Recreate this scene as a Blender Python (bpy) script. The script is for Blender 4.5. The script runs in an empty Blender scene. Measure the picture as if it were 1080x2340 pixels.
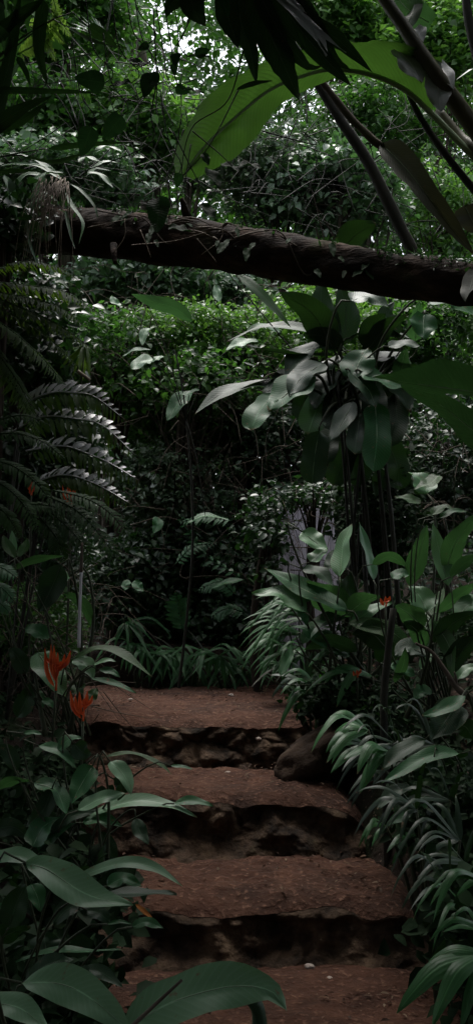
import bpy, math, random
import numpy as np
from mathutils import Vector, noise, Matrix

# ------------------------------------------------------------------ frame of reference
random.seed(7)
FPX, CX, CY, HOR = 2200.0, 540.0, 1170.0, 1374.0   # focal length and horizon row of the photograph
CAMZ = 1.55
PITCH = math.atan((HOR - CY) / FPX)
cp, sp = math.cos(PITCH), math.sin(PITCH)
scene = bpy.context.scene
COL = scene.collection


def at(px, py, d):
    """world point at distance d (along +Y) seen in direction (px, py)"""
    x, y = (px - CX) / FPX, -(py - CY) / FPX
    v = Vector((x, cp - y * sp, sp + y * cp))
    k = d / v.y
    return Vector((v.x * k, d, CAMZ + v.z * k))


def S(px, d):
    return px * d / FPX


# ------------------------------------------------------------------ mesh building
class MB:
    def __init__(s):
        s.v, s.f, s.uv = [], [], []

    def add(s, verts, faces, uvs=None):
        o = len(s.v)
        s.v += [tuple(p) for p in verts]
        s.f += [tuple(i + o for i in f) for f in faces]
        s.uv += list(uvs) if uvs else [(0.5, 0.5)] * len(verts)

    def build(s, name, mat, parent=None, base=None, smooth=True):
        b = Vector(base) if base is not None else (Vector(parent['_b']) if parent is not None else Vector((0, 0, 0)))
        v = np.array(s.v, dtype=np.float32).reshape(-1, 3) - np.array(b, dtype=np.float32)
        me = bpy.data.meshes.new(name)
        me.from_pydata(v.tolist(), [], s.f)
        ul = me.uv_layers.new(name='UVMap')
        li = np.zeros(len(me.loops), dtype=np.int32)
        me.loops.foreach_get('vertex_index', li)
        ul.data.foreach_set('uv', np.array(s.uv, dtype=np.float32)[li].ravel())
        if smooth:
            me.polygons.foreach_set('use_smooth', [True] * len(me.polygons))
        me.materials.append(mat)
        o = bpy.data.objects.new(name, me)
        COL.objects.link(o)
        if parent is not None:
            o.parent = parent
            top = parent
            o['_b'] = tuple(b)
        else:
            o.location = b
            o['_b'] = tuple(b)
        return o


def thing(name, label, cat, loc, group=None):
    o = bpy.data.objects.new(name, None)
    o.empty_display_size = 0.1
    COL.objects.link(o)
    o.location = loc
    o['_b'] = tuple(loc)
    tag(o, label, cat, group)
    return o


def tag(o, label, cat, group=None, kind=None):
    if label: o['label'] = label
    if cat: o['category'] = cat
    if group: o['group'] = group
    if kind: o['kind'] = kind
    return o


def spline(pts, n):
    pts = [Vector(p) for p in pts]
    if len(pts) == 2:
        return [pts[0].lerp(pts[1], i / (n - 1)) for i in range(n)]
    P = [pts[0] * 2 - pts[1]] + pts + [pts[-1] * 2 - pts[-2]]
    ln = [0]
    for i in range(1, len(pts)):
        ln.append(ln[-1] + (pts[i] - pts[i - 1]).length)
    out = []
    for i in range(n):
        t = ln[-1] * i / (n - 1)
        k = 0
        while k < len(pts) - 2 and t > ln[k + 1]:
            k += 1
        u = (t - ln[k]) / max(1e-9, ln[k + 1] - ln[k])
        a, b, c, e = P[k], P[k + 1], P[k + 2], P[k + 3]
        out.append(0.5 * ((2 * b) + (c - a) * u + (2 * a - 5 * b + 4 * c - e) * u * u + (3 * b - a - 3 * c + e) * u ** 3))
    return out


def tube(mb, pts, r0, r1=None, seg=6, n=None, bump=0.0, seed=0, radii=None):
    """tapered tube through pts"""
    r1 = r0 if r1 is None else r1
    n = n or max(4, len(pts) * 4)
    q = spline(pts, n)
    up = Vector((0.31, 0.21, 0.93))
    V, F, U = [], [], []
    for i, p in enumerate(q):
        t = (q[min(i + 1, n - 1)] - q[max(i - 1, 0)]).normalized()
        a = t.cross(up).normalized()
        b = a.cross(t)
        u = i / (n - 1)
        r = r0 + (r1 - r0) * u
        if radii:
            k = u * (len(radii) - 1); j = min(int(k), len(radii) - 2)
            r = radii[j] + (radii[j + 1] - radii[j]) * (k - j)
        for s in range(seg):
            an = 2 * math.pi * s / seg
            dr = a * math.cos(an) + b * math.sin(an)
            rr = r
            if bump:
                rr *= 1 + bump * noise.noise(Vector((an * 0.9 + seed * 3.1, p.x * 4 + seed, p.z * 4 + p.y * 3))) \
                    + bump * 0.6 * noise.noise((p + dr * r) * 14)
            V.append(p + dr * rr)
            U.append((u, s / seg))
    for i in range(n - 1):
        for s in range(seg):
            s2 = (s + 1) % seg
            F.append((i * seg + s, i * seg + s2, (i + 1) * seg + s2, (i + 1) * seg + s))
    F.append(tuple(range(seg - 1, -1, -1)))
    F.append(tuple(range((n - 1) * seg, n * seg)))
    mb.add(V, F, U)


PROF = {
    'lance': lambda u: (math.sin(math.pi * min(1, u ** 0.75)) ** 0.8) if u < 1 else 0,
    'ovate': lambda u: (math.sin(math.pi * u ** 0.6) ** 0.75) if 0 < u < 1 else 0,
    'oblong': lambda u: min(1, (u / 0.16)) ** 0.6 * (max(0, 1 - max(0, (u - 0.72) / 0.28) ** 2.2) ** 0.5) if u > 0 else 0,
    'wide': lambda u: (0.55 + 0.45 * math.sin(math.pi * min(1, u * 1.15))) * (max(0, 1 - u ** 4)) ** 0.5,
    'strap': lambda u: min(1, u / 0.12) ** 0.5 * max(0, 1 - u ** 2.6),
}
HINT = {'d': (0, -.55, .85), 'f': (0, -1, .25), 'u': (0, -.15, 1), 'b': (0, .75, .6), 'l': (-.6, -.45, .7), 'r': (.6, -.45, .7),
        'v': (0, -.9, .6), 'L': (-.8, -.6, .3), 'R': (.8, -.6, .3)}


def blade(mb, P, w, prof='lance', hint='d', fold=.22, wave=.06, n=18, nx=6, seed=0, tear=0.0, curl=0.0, gaps=0):
    """leaf blade along world points P, full width w (metres)"""
    rnd = random.Random(seed)
    q = spline(P, n)
    h = Vector(HINT[hint] if isinstance(hint, str) else hint)
    h = h + Vector((rnd.uniform(-.18, .18), rnd.uniform(-.12, .12), rnd.uniform(-.1, .1)))
    f = PROF[prof]
    V, F, U = [], [], []
    ph = rnd.uniform(0, 9)
    tw = rnd.uniform(-.25, .25)
    for i, p in enumerate(q):
        u = i / (n - 1)
        t = (q[min(i + 1, n - 1)] - q[max(i - 1, 0)]).normalized()
        nn = (h - t * h.dot(t))
        if nn.length < .05: nn = Vector((0, -1, 0)) - t * (-t.y)
        nn.normalize()
        nn = Matrix.Rotation(tw * (u - .3), 3, t) @ nn
        sd = t.cross(nn).normalized()
        ww = w * max(.012, f(u)) * .5
        for j in range(nx + 1):
            s = j / nx * 2 - 1
            edge = abs(s)
            k = 1 + (noise.noise(Vector((u * 7 + ph, s * 3, seed * .37))) * .07 if edge > .9 else 0)
            if tear and edge > .4:
                k -= tear * max(0, noise.noise(Vector((u * 26 + ph, (s > 0) * 9, 4.1))))
            x = ww * s * k
            z = ww * (fold * edge + curl * edge * edge) \
                + w * wave * edge * math.sin(u * 11 + ph + s * 1.3) + w * .035 * noise.noise(Vector((u * 5 + ph, s * 2, ph)))
            V.append(p + sd * x + nn * z)
            U.append((u, j / nx))
    for i in range(n - 1):
        for j in range(nx):
            if gaps and abs(j / nx * 2 - 1) > .0:
                sgn = 1 if j >= nx / 2 else 0
                if noise.noise(Vector((i * 1.7 + ph, sgn * 7.3, 2.2))) > gaps: continue
            a = i * (nx + 1) + j
            F.append((a, a + 1, a + nx + 2, a + nx + 1))
    mb.add(V, F, U)
    return q


def width_comp(P, hint):
    h = Vector(HINT[hint] if isinstance(hint, str) else hint)
    t = (P[-1] - P[0]).normalized()
    nn = h - t * h.dot(t)
    if nn.length < .05: return 1
    nn.normalize()
    v = (P[len(P) // 2] - Vector((0, 0, CAMZ))).normalized()
    sd = t.cross(nn)
    pr = (sd - v * sd.dot(v)).length
    return 1 / max(.68, pr)


# ------------------------------------------------------------------ materials
class NT:
    def __init__(s, name):
        s.m = bpy.data.materials.new(name)
        s.m.use_nodes = True
        s.t = s.m.node_tree
        s.t.nodes.clear()

    def n(s, typ, **kw):
        nd = s.t.nodes.new(typ)
        for k, v in kw.items():
            if k.startswith('i_'):
                key = k[2:]
                nd.inputs[int(key) if key.isdigit() else key.replace('_', ' ')].default_value = v
            else:
                setattr(nd, k, v)
        return nd

    def l(s, a, b):
        s.t.links.new(a, b)

    def math(s, op, a, b=None, c=None, clamp=False):
        nd = s.t.nodes.new('ShaderNodeMath')
        nd.operation = op
        nd.use_clamp = clamp
        for i, x in enumerate((a, b, c)):
            if x is None: continue
            if isinstance(x, (int, float)): nd.inputs[i].default_value = x
            else: s.l(x, nd.inputs[i])
        return nd.outputs[0]

    def mix(s, fac, a, b, mode='MIX'):
        nd = s.t.nodes.new('ShaderNodeMix')
        nd.data_type = 'RGBA'
        nd.blend_type = mode
        for idx, x in ((0, fac), (6, a), (7, b)):
            if isinstance(x, (int, float)): nd.inputs[idx].default_value = x
            elif isinstance(x, tuple): nd.inputs[idx].default_value = (*x, 1) if len(x) == 3 else x
            else: s.l(x, nd.inputs[idx])
        return nd.outputs[2]

    def ramp(s, fac, stops):
        nd = s.t.nodes.new('ShaderNodeValToRGB')
        e = nd.color_ramp.elements
        while len(e) < len(stops): e.new(.5)
        for k, (p, c) in enumerate(stops):
            e[k].position = p
            e[k].color = (*c, 1) if isinstance(c, tuple) else (c, c, c, 1)
        s.l(fac, nd.inputs[0])
        return nd.outputs[0]


def leaf_mat(name, c1, c2, rough=.38, spec=.5, trans=.3, tcol=None, veins='lateral', nv=22, rib=None, vein_str=.25, spots=.5, dirt=(.16, .1, .05), coat=0, vm=.38, tv=.45, brown=True):
    k = NT(name)
    uv = k.n('ShaderNodeUVMap')
    sx = k.n('ShaderNodeSeparateXYZ')
    k.l(uv.outputs[0], sx.inputs[0])
    U, V = sx.outputs[0], sx.outputs[1]
    ac = k.math('ABSOLUTE', k.math('SUBTRACT', V, .5))
    oi = k.n('ShaderNodeObjectInfo')
    tc = k.n('ShaderNodeTexCoord')
    nz = k.n('ShaderNodeTexNoise', i_Scale=9.0, i_Detail=4.0)
    k.l(tc.outputs['Object'], nz.inputs['Vector'])
    fac = k.math('ADD', k.math('MULTIPLY', oi.outputs['Random'], .6), k.math('MULTIPLY', nz.outputs[0], .55), clamp=True)
    col = k.mix(fac, c1, c2)
    if veins == 'lateral':
        ph = k.math('MULTIPLY', k.math('SUBTRACT', U, k.math('MULTIPLY', ac, .28)), nv * 2 * math.pi)
    else:
        ph = k.math('MULTIPLY', V, nv * 2 * math.pi)
    wv = k.math('SINE', ph)
    wv01 = k.math('MULTIPLY_ADD', wv, .5, .5)
    vl = k.math('POWER', wv01, 5)
    lighter = tuple(min(1, a * 1.45 + .012) for a in c2)
    col = k.mix(k.math('MULTIPLY', vl, vm), col, lighter)
    ribm = k.math('SUBTRACT', 1, k.math('MULTIPLY', ac, 34, clamp=True), clamp=True)
    col = k.mix(k.math('MULTIPLY', ribm, .8), col, rib or tuple(min(1, a * 2.2 + .02) for a in c2))
    # blemishes: brown flecks and a dry rim that have shapes of their own
    n2 = k.n('ShaderNodeTexNoise', i_Scale=38.0, i_Detail=3.0)
    k.l(tc.outputs['Object'], n2.inputs['Vector'])
    sp_ = k.math('MULTIPLY', k.math('SUBTRACT', n2.outputs[0], .66), 14 * spots, clamp=True)
    col = k.mix(sp_, col, dirt)
    rim = k.math('MULTIPLY', k.math('SUBTRACT', ac, .485), 60, clamp=True)
    rimn = k.math('MULTIPLY', rim, k.math('GREATER_THAN', nz.outputs[0], .52))
    col = k.mix(k.math('MULTIPLY', rimn, .7), col, dirt)
    tip = k.math('MULTIPLY', k.math('SUBTRACT', k.math('ADD', U, k.math('MULTIPLY', nz.outputs[0], .1)), .99), 22, clamp=True)
    tip = k.math('MULTIPLY', tip, k.math('GREATER_THAN', k.math('FRACT', k.math('MULTIPLY', oi.outputs['Random'], 7.3)), .55))
    if brown: col = k.mix(k.math('MULTIPLY', tip, .85), col, dirt)
    p = k.n('ShaderNodeBsdfPrincipled')
    k.l(col, p.inputs['Base Color'])
    rg = k.math('MULTIPLY_ADD', nz.outputs[0], .25, rough - .12)
    k.l(rg, p.inputs['Roughness'])
    p.inputs['Specular IOR Level'].default_value = spec
    p.inputs['Coat Weight'].default_value = coat
    p.inputs['Coat Roughness'].default_value = .3
    bp = k.n('ShaderNodeBump', i_Strength=vein_str, i_Distance=.006)
    hgt = k.math('ADD', wv01, k.math('MULTIPLY', nz.outputs[0], 1.2))
    k.l(hgt, bp.inputs['Height'])
    k.l(bp.outputs[0], p.inputs['Normal'])
    tr = k.n('ShaderNodeBsdfTranslucent')
    tcl = tcol or (c2[0] * 1.6 + .01, c2[1] * 2.0 + .02, c2[2] * .8)
    tm = k.mix(k.math('MULTIPLY', vl, tv), tcl, tuple(a * .5 for a in tcl))
    tm = k.mix(k.math('MULTIPLY', nz.outputs[0], .9), tm, tuple(a * .35 for a in tcl))
    tm = k.mix(k.math('MULTIPLY', sp_, .8), tm, tuple(a * .15 for a in tcl))
    k.l(tm, tr.inputs[0])
    mx = k.n('ShaderNodeMixShader', i_0=trans)
    k.l(p.outputs[0], mx.inputs[1])
    k.l(tr.outputs[0], mx.inputs[2])
    out = k.n('ShaderNodeOutputMaterial')
    k.l(mx.outputs[0], out.inputs[0])
    return k.m


def bush_mat(name, cols, rough=.4, spec=.5, trans=.3, tcol=(.1, .2, .03)):
    """foliage of many small leaves, each leaf its own shade"""
    k = NT(name)
    g = k.n('ShaderNodeNewGeometry')
    r = g.outputs['Random Per Island']
    st = [(i / max(1, len(cols) - 1), c) for i, c in enumerate(cols)]
    col = k.ramp(r, st)
    p = k.n('ShaderNodeBsdfPrincipled')
    k.l(col, p.inputs['Base Color'])
    k.l(k.math('MULTIPLY_ADD', k.math('FRACT', k.math('MULTIPLY', r, 17.3)), .35, rough - .15), p.inputs['Roughness'])
    p.inputs['Specular IOR Level'].default_value = spec
    tr = k.n('ShaderNodeBsdfTranslucent')
    k.l(k.mix(k.math('FRACT', k.math('MULTIPLY', r, 7.7)), tcol, tuple(a * .45 for a in tcol)), tr.inputs[0])
    mx = k.n('ShaderNodeMixShader', i_0=trans)
    k.l(p.outputs[0], mx.inputs[1]); k.l(tr.outputs[0], mx.inputs[2])
    out = k.n('ShaderNodeOutputMaterial')
    k.l(mx.outputs[0], out.inputs[0])
    return k.m


def rough_mat(name, stops, scale=6, rough=.9, bump=.5, dist=.02, stretch=None, spec=.25, detail=8, moss=None, moss_amt=.5, speck=None, damp=None):
    k = NT(name)
    tc = k.n('ShaderNodeTexCoord')
    vec = tc.outputs['Object']
    if stretch:
        mp = k.n('ShaderNodeMapping')
        mp.inputs['Scale'].default_value = stretch
        k.l(vec, mp.inputs[0]); vec = mp.outputs[0]
    nz = k.n('ShaderNodeTexNoise', i_Scale=scale, i_Detail=float(detail), i_Roughness=.65)
    k.l(vec, nz.inputs['Vector'])
    col = k.ramp(nz.outputs[0], stops)
    n3 = k.n('ShaderNodeTexNoise', i_Scale=scale * 7, i_Detail=5.0)
    k.l(vec, n3.inputs['Vector'])
    if moss:
        n2 = k.n('ShaderNodeTexNoise', i_Scale=scale * .6, i_Detail=6.0)
        k.l(tc.outputs['Object'], n2.inputs['Vector'])
        col = k.mix(k.math('MULTIPLY', k.math('SUBTRACT', n2.outputs[0], 1 - moss_amt), 6, clamp=True), col, moss)
    if damp:
        n4 = k.n('ShaderNodeTexNoise', i_Scale=1.7, i_Detail=7.0, i_Roughness=.7)
        k.l(tc.outputs['Object'], n4.inputs['Vector'])
        col = k.mix(k.math('MULTIPLY', k.math('SUBTRACT', n4.outputs[0], .5), 5, clamp=True), col, damp)
        col = k.mix(k.math('MULTIPLY', k.math('SUBTRACT', n3.outputs[0], .56), 7, clamp=True), col, (.15, .08, .052))
    if speck:
        vo = k.n('ShaderNodeTexVoronoi', i_Scale=scale * 9)
        k.l(tc.outputs['Object'], vo.inputs['Vector'])
        sc_ = k.n('ShaderNodeSeparateColor'); k.l(vo.outputs['Color'], sc_.inputs[0])
        msk = k.math('MULTIPLY', k.math('LESS_THAN', vo.outputs['Distance'], .22), k.math('GREATER_THAN', sc_.outputs[0], .86))
        col = k.mix(k.math('MULTIPLY', msk, .8), col, speck)
    p = k.n('ShaderNodeBsdfPrincipled', i_Roughness=rough)
    p.inputs['Specular IOR Level'].default_value = spec
    k.l(col, p.inputs['Base Color'])
    bp = k.n('ShaderNodeBump', i_Strength=bump, i_Distance=dist)
    k.l(k.math('ADD', nz.outputs[0], k.math('MULTIPLY', n3.outputs[0], .4)), bp.inputs['Height'])
    k.l(bp.outputs[0], p.inputs['Normal'])
    out = k.n('ShaderNodeOutputMaterial')
    k.l(p.outputs[0], out.inputs[0])
    return k.m


M = {}
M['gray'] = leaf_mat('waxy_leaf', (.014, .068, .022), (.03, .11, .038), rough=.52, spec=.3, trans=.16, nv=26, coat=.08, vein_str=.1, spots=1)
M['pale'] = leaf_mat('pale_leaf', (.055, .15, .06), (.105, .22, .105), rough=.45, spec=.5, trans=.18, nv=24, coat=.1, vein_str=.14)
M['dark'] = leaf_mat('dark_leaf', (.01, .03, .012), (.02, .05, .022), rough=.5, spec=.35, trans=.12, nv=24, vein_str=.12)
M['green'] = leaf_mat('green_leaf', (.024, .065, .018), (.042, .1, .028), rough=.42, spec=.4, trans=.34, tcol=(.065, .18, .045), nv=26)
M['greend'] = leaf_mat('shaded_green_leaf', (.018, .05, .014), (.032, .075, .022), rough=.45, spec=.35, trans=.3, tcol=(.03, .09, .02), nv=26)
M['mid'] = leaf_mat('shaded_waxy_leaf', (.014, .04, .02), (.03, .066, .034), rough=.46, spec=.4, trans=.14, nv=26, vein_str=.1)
M['fore'] = leaf_mat('broad_waxy_leaf', (.09, .19, .095), (.145, .265, .15), rough=.5, spec=.38, trans=.16, nv=18, coat=.12, vein_str=.03, vm=.22, spots=.8)
M['creeper'] = leaf_mat('creeper_leaf', (.01, .032, .01), (.022, .055, .018), rough=.6, spec=.12, trans=.35, tcol=(.025, .08, .018), nv=14)
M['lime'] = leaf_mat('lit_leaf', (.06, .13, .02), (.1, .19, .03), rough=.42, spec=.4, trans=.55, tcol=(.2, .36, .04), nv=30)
M['banana'] = leaf_mat('banana_leaf', (.02, .05, .012), (.035, .075, .018), rough=.4, spec=.5, trans=.6, tcol=(.042, .108, .013), nv=60, rib=(.2, .3, .07), vein_str=.15, spots=.3, tv=.85)
M['silver'] = leaf_mat('glossy_banana_leaf', (.42, .46, .45), (.56, .6, .58), rough=.3, spec=.8, trans=.2, tcol=(.42, .45, .44), nv=44, vein_str=.8, coat=.3, spots=.1)  # sky sheen put into the leaf colour as near-white
M['dry'] = leaf_mat('dry_leaf', (.03, .036, .024), (.075, .08, .055), rough=.6, spec=.3, trans=.12, tcol=(.07, .075, .03), nv=40, vein_str=.2)
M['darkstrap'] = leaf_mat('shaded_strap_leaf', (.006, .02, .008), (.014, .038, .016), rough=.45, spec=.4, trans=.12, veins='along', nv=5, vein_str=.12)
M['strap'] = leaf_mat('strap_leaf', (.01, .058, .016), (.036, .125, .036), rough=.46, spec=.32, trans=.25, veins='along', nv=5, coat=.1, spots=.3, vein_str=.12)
M['fern'] = leaf_mat('fern_frond', (.012, .036, .012), (.028, .066, .02), rough=.6, spec=.2, trans=.3, veins=None, nv=3, tcol=(.06, .15, .02), spots=.2)
M['silverfern'] = leaf_mat('silvery_fern_frond', (.2, .21, .22), (.34, .34, .36), rough=.34, spec=1, trans=.1, veins=None, nv=3, coat=.4, spots=.1)  # sky sheen on the leaflets painted as a pale base colour
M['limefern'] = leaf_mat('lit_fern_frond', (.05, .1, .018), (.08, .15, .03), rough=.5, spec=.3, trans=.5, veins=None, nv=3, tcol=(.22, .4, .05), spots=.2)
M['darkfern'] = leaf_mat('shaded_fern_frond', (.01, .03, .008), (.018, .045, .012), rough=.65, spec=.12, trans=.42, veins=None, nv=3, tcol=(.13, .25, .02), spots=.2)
M['orangedry'] = leaf_mat('dead_orange_leaf', (.3, .1, .02), (.4, .15, .03), rough=.7, spec=.2, trans=.2, tcol=(.4, .12, .02), nv=10)
M['orange'] = leaf_mat('orange_bract', (.66, .06, .012), (.78, .13, .02), rough=.4, spec=.5, trans=.3, tcol=(.6, .08, .015), veins='along', nv=3, rib=(.7, .1, .02), spots=.3, dirt=(.35, .03, .01))
M['stem'] = rough_mat('stem_skin', [(.3, (.02, .03, .014)), (.7, (.05, .06, .03))], scale=12, rough=.6, stretch=(1, 1, .2))
M['darkstem'] = rough_mat('dark_stem_skin', [(.3, (.012, .014, .009)), (.7, (.03, .028, .018))], scale=12, rough=.7, stretch=(1, 1, .2))
M['petiole'] = rough_mat('petiole_skin', [(.3, (.05, .045, .025)), (.7, (.12, .11, .06))], scale=7, rough=.5, spec=.5, stretch=(1, 1, .3), bump=.3)
M['bark'] = rough_mat('log_bark', [(.3, (.007, .005, .004)), (.48, (.024, .015, .01)), (.6, (.07, .043, .03)), (.72, (.17, .11, .08))], scale=7, rough=.95, bump=1.0, dist=.05, stretch=(.35, 1, 1), moss=(.04, .045, .015), moss_amt=.42)
M['treebark'] = rough_mat('tree_bark', [(.25, (.018, .014, .01)), (.7, (.06, .046, .034))], scale=5, rough=.95, bump=1.0, dist=.03, stretch=(1, 1, .25), moss=(.03, .04, .014), moss_amt=.45)
M['twig'] = rough_mat('twig_bark', [(.3, (.04, .03, .022)), (.7, (.13, .105, .08))], scale=9, rough=.9, bump=.3)
M['straw'] = rough_mat('dry_straw', [(.3, (.16, .12, .09)), (.7, (.36, .3, .24))], scale=9, rough=.8, bump=.2)
M['soil'] = rough_mat('red_soil', [(.25, (.022, .009, .005)), (.42, (.055, .023, .013)), (.58, (.08, .035, .02)), (.78, (.13, .064, .04))], scale=5.5, rough=.95, bump=1.0, dist=.05, damp=(.026, .013, .008), detail=12)
M['stone'] = rough_mat('step_stone', [(.38, (.012, .008, .005)), (.55, (.07, .044, .027)), (.75, (.17, .115, .072))], scale=6, rough=.95, bump=1, dist=.03, moss=(.055, .05, .02), moss_amt=.36)
M['boulder'] = rough_mat('boulder_stone', [(.25, (.018, .011, .007)), (.6, (.06, .038, .024)), (.8, (.11, .075, .05))], scale=5, rough=.95, bump=.9, dist=.03, moss=(.09, .075, .03), moss_amt=.4)
M['earth'] = rough_mat('forest_floor', [(.3, (.01, .007, .005)), (.55, (.026, .017, .011)), (.8, (.06, .038, .026))], scale=4, rough=1, bump=1, dist=.04, moss=(.02, .035, .012), moss_amt=.5, speck=(.14, .1, .07))
M['pebble'] = rough_mat('pebble_stone', [(.3, (.3, .24, .2)), (.7, (.55, .48, .43))], scale=20, rough=.8)
M['pole'] = rough_mat('grey_pole', [(.3, (.42, .4, .42)), (.7, (.62, .6, .63))], scale=9, rough=.5, bump=.1)
M['sheet'] = rough_mat('weathered_sheet', [(.3, (.2, .195, .225)), (.5, (.3, .29, .33)), (.7, (.42, .41, .46))], scale=3, rough=.6, bump=.2, stretch=(6, 1, .4))
b1 = [(.014, .045, .012), (.05, .13, .03), (.03, .085, .018), (.1, .19, .06), (.045, .11, .03)]
M['b_green'] = bush_mat('bush_green', b1, tcol=(.12, .34, .04), trans=.4)
M['b_bright'] = bush_mat('bush_bright', [(.03, .1, .02), (.1, .23, .05), (.05, .15, .028), (.2, .32, .14), (.07, .18, .035)], tcol=(.22, .5, .06), trans=.42)
M['b_pale'] = bush_mat('bush_pale', [(.04, .11, .04), (.16, .24, .15), (.04, .11, .03), (.28, .35, .27), (.08, .16, .06)], tcol=(.12, .3, .07), trans=.3, spec=.6, rough=.38)
M['b_dark'] = bush_mat('bush_dark', [(.008, .026, .008), (.02, .055, .018), (.012, .04, .011), (.05, .09, .04)], tcol=(.04, .13, .02), trans=.22)
M['b_shade'] = bush_mat('bush_shaded', [(.004, .014, .004), (.011, .03, .009), (.006, .02, .006), (.02, .042, .016)], rough=.7, spec=.12, tcol=(.02, .06, .01), trans=.15)  # deep shade under the leaf layers put into a near-black colour
M['b_grey'] = bush_mat('bush_grey', [(.02, .06, .02), (.09, .15, .08), (.04, .09, .03), (.18, .23, .17)], tcol=(.09, .2, .05), trans=.25, spec=.6)


# ------------------------------------------------------------------ foliage of many small leaves
LT = np.array([(0, 0, 0), (-.36, .3, .1), (0, .33, 0), (.36, .3, .1), (-.34, .62, .06), (0, .64, -.03), (.34, .62, .06), (0, 1, -.14)], dtype=np.float64)
LF = [(0, 2, 1), (0, 3, 2), (1, 2, 5, 4), (2, 3, 6, 5), (4, 5, 7), (5, 6, 7)]


def leaves_mesh(name, pos, dirs, ups, lens, wr, mat, parent, base):
    n = len(pos)
    d = dirs / np.linalg.norm(dirs, axis=1, keepdims=True)
    s = np.cross(d, ups); s /= np.maximum(1e-6, np.linalg.norm(s, axis=1, keepdims=True))
    u = np.cross(s, d)
    L = lens[:, None, None]
    wr = (wr * (.5 + .5 * ((np.arange(n) * .618) % 1)))[:, None, None]
    V = (pos[:, None, :] + L * (LT[None, :, 0:1] * wr * s[:, None, :] + LT[None, :, 1:2] * d[:, None, :] + LT[None, :, 2:3] * u[:, None, :]))
    V = V.reshape(-1, 3) - np.array(base)
    me = bpy.data.meshes.new(name)
    me.vertices.add(len(V)); me.vertices.foreach_set('co', V.astype(np.float32).ravel())
    per = np.array([i for f in LF for i in f], dtype=np.int32)
    lt = np.array([len(f) for f in LF], dtype=np.int32)
    idx = (per[None, :] + (np.arange(n, dtype=np.int32) * 8)[:, None]).ravel()
    tot = np.tile(lt, n)
    st = np.concatenate(([0], np.cumsum(tot)[:-1])).astype(np.int32)
    me.loops.add(len(idx)); me.loops.foreach_set('vertex_index', idx)
    me.polygons.add(len(tot)); me.polygons.foreach_set('loop_start', st); me.polygons.foreach_set('loop_total', tot)
    me.update(calc_edges=True)
    me.materials.append(mat)
    o = bpy.data.objects.new(name, me)
    COL.objects.link(o)
    if parent is not None: o.parent = parent
    else: o.location = base
    return o


def cluster_leaves(rng, cen, per, crad, ll, droop=.35, flat=.5):
    """leaves grouped round twig ends: positions, directions, ups, lengths"""
    n = len(cen)
    ax = rng.normal(size=(n, 3)); ax[:, 2] = ax[:, 2] * .4 - .1
    ax /= np.linalg.norm(ax, axis=1, keepdims=True)
    k = np.repeat(np.arange(n), per)
    t = rng.uniform(-.9, .9, size=len(k))
    pos = cen[k] + ax[k] * (t * crad)[:, None] + rng.normal(size=(len(k), 3)) * crad * .16
    dr = rng.normal(size=(len(k), 3)); dr[:, 2] = dr[:, 2] * .5 - droop
    dr += ax[k] * .7
    up = rng.normal(size=(len(k), 3)) * flat; up[:, 2] += 1; up[:, 1] -= .6
    ln = rng.uniform(ll[0], ll[1], size=len(k))
    return pos, dr, up, ln


def ell_points(rng, n, c, r, shell=.45, gapscale=1.3, gap=-.15):
    out = []
    c = np.array(c)
    while len(out) < n:
        v = rng.normal(size=3); v /= np.linalg.norm(v)
        rad = rng.uniform(shell, 1) ** .6
        p = c + v * rad * np.array(r)
        if noise.noise(Vector(p * gapscale)) < gap and rng.random() < .85: continue
        p = p + rng.normal(size=3) * .08 * np.array(r)
        out.append(p)
    return np.array(out)


def bush(label, px, py, d, rx, ry, mat, ncl=260, per=12, ll=(.1, .18), crad=None, wr=1.0, name='bush', cat='bush', group=None,
         seed=1, depth=None, trunk=True, ground=None, gap=-.15, twigs=14):
    rng = np.random.default_rng(seed)
    c = at(px, py, d)
    r = (S(rx, d), depth or max(.5, S(rx, d) * .8), S(ry, d))
    gz = terrain(c.x, c.y) if ground is None else ground
    root = thing(name, label, cat, (c.x, c.y, gz), group)
    cen = ell_points(rng, ncl, c, r, gap=gap)
    pos, dr, up, ln = cluster_leaves(rng, cen, per, crad or ll[1] * 2.1, ll)
    leaves_mesh('foliage' if cat != 'tree' else 'crown', pos, dr, up, ln, wr, M[mat], root, (c.x, c.y, gz))
    mb = MB()
    b0 = Vector((c.x, c.y, gz - .1))
    top = c + Vector((0, 0, r[2] * .2))
    rt = .02 + .02 * min(3, c.z - gz)
    if trunk:
        tube(mb, [b0, b0.lerp(top, .5) + Vector((rng.normal() * .1, rng.normal() * .1, 0)), top], rt, rt * .4, seg=7, n=14, bump=.15)
    for i in range(twigs):
        e = Vector(cen[int(rng.integers(len(cen)))])
        s0 = b0.lerp(top, rng.uniform(.45, 1))
        mid = s0.lerp(e, .5) + Vector((0, 0, .15 * (e - s0).length))
        tube(mb, [s0, mid, e], rt * .32, .004, seg=5, n=8)
    mb.build('stem' if cat != 'tree' else 'trunk', M['treebark'], root)
    return root


# ------------------------------------------------------------------ terrain
def cpath(y): return float(np.interp(y, [0, 4, 6, 8], [0.02, 0.0, -.24, -.44]))
def hpath(y): return float(np.interp(y, [0, 4.15, 6, 8], [.8, .76, .69, .72]))


def terrain(x, y):
    b = float(np.interp(y, [-90, 3.9, 6.2, 8, 40, 120], [-.3, 0, .80, .86, 4.2, 9]))
    off = max(0.0, abs(x - cpath(y)) - hpath(y))
    if y > 8.4: off = max(off, .4)
    dip = -.34 if off == 0 and y < 8.2 else -.34 * max(0, 1 - off / .2)
    z = b + dip + .42 * (1 - math.exp(-off * 1.3)) + .03 * min(off, 20)
    z += noise.noise(Vector((x * .9, y * .9, 0))) * .12 * min(1, off * 2) + noise.noise(Vector((x * 3.3, y * 3.3, 5))) * .04 * min(1, off * 3)
    return z


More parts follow.
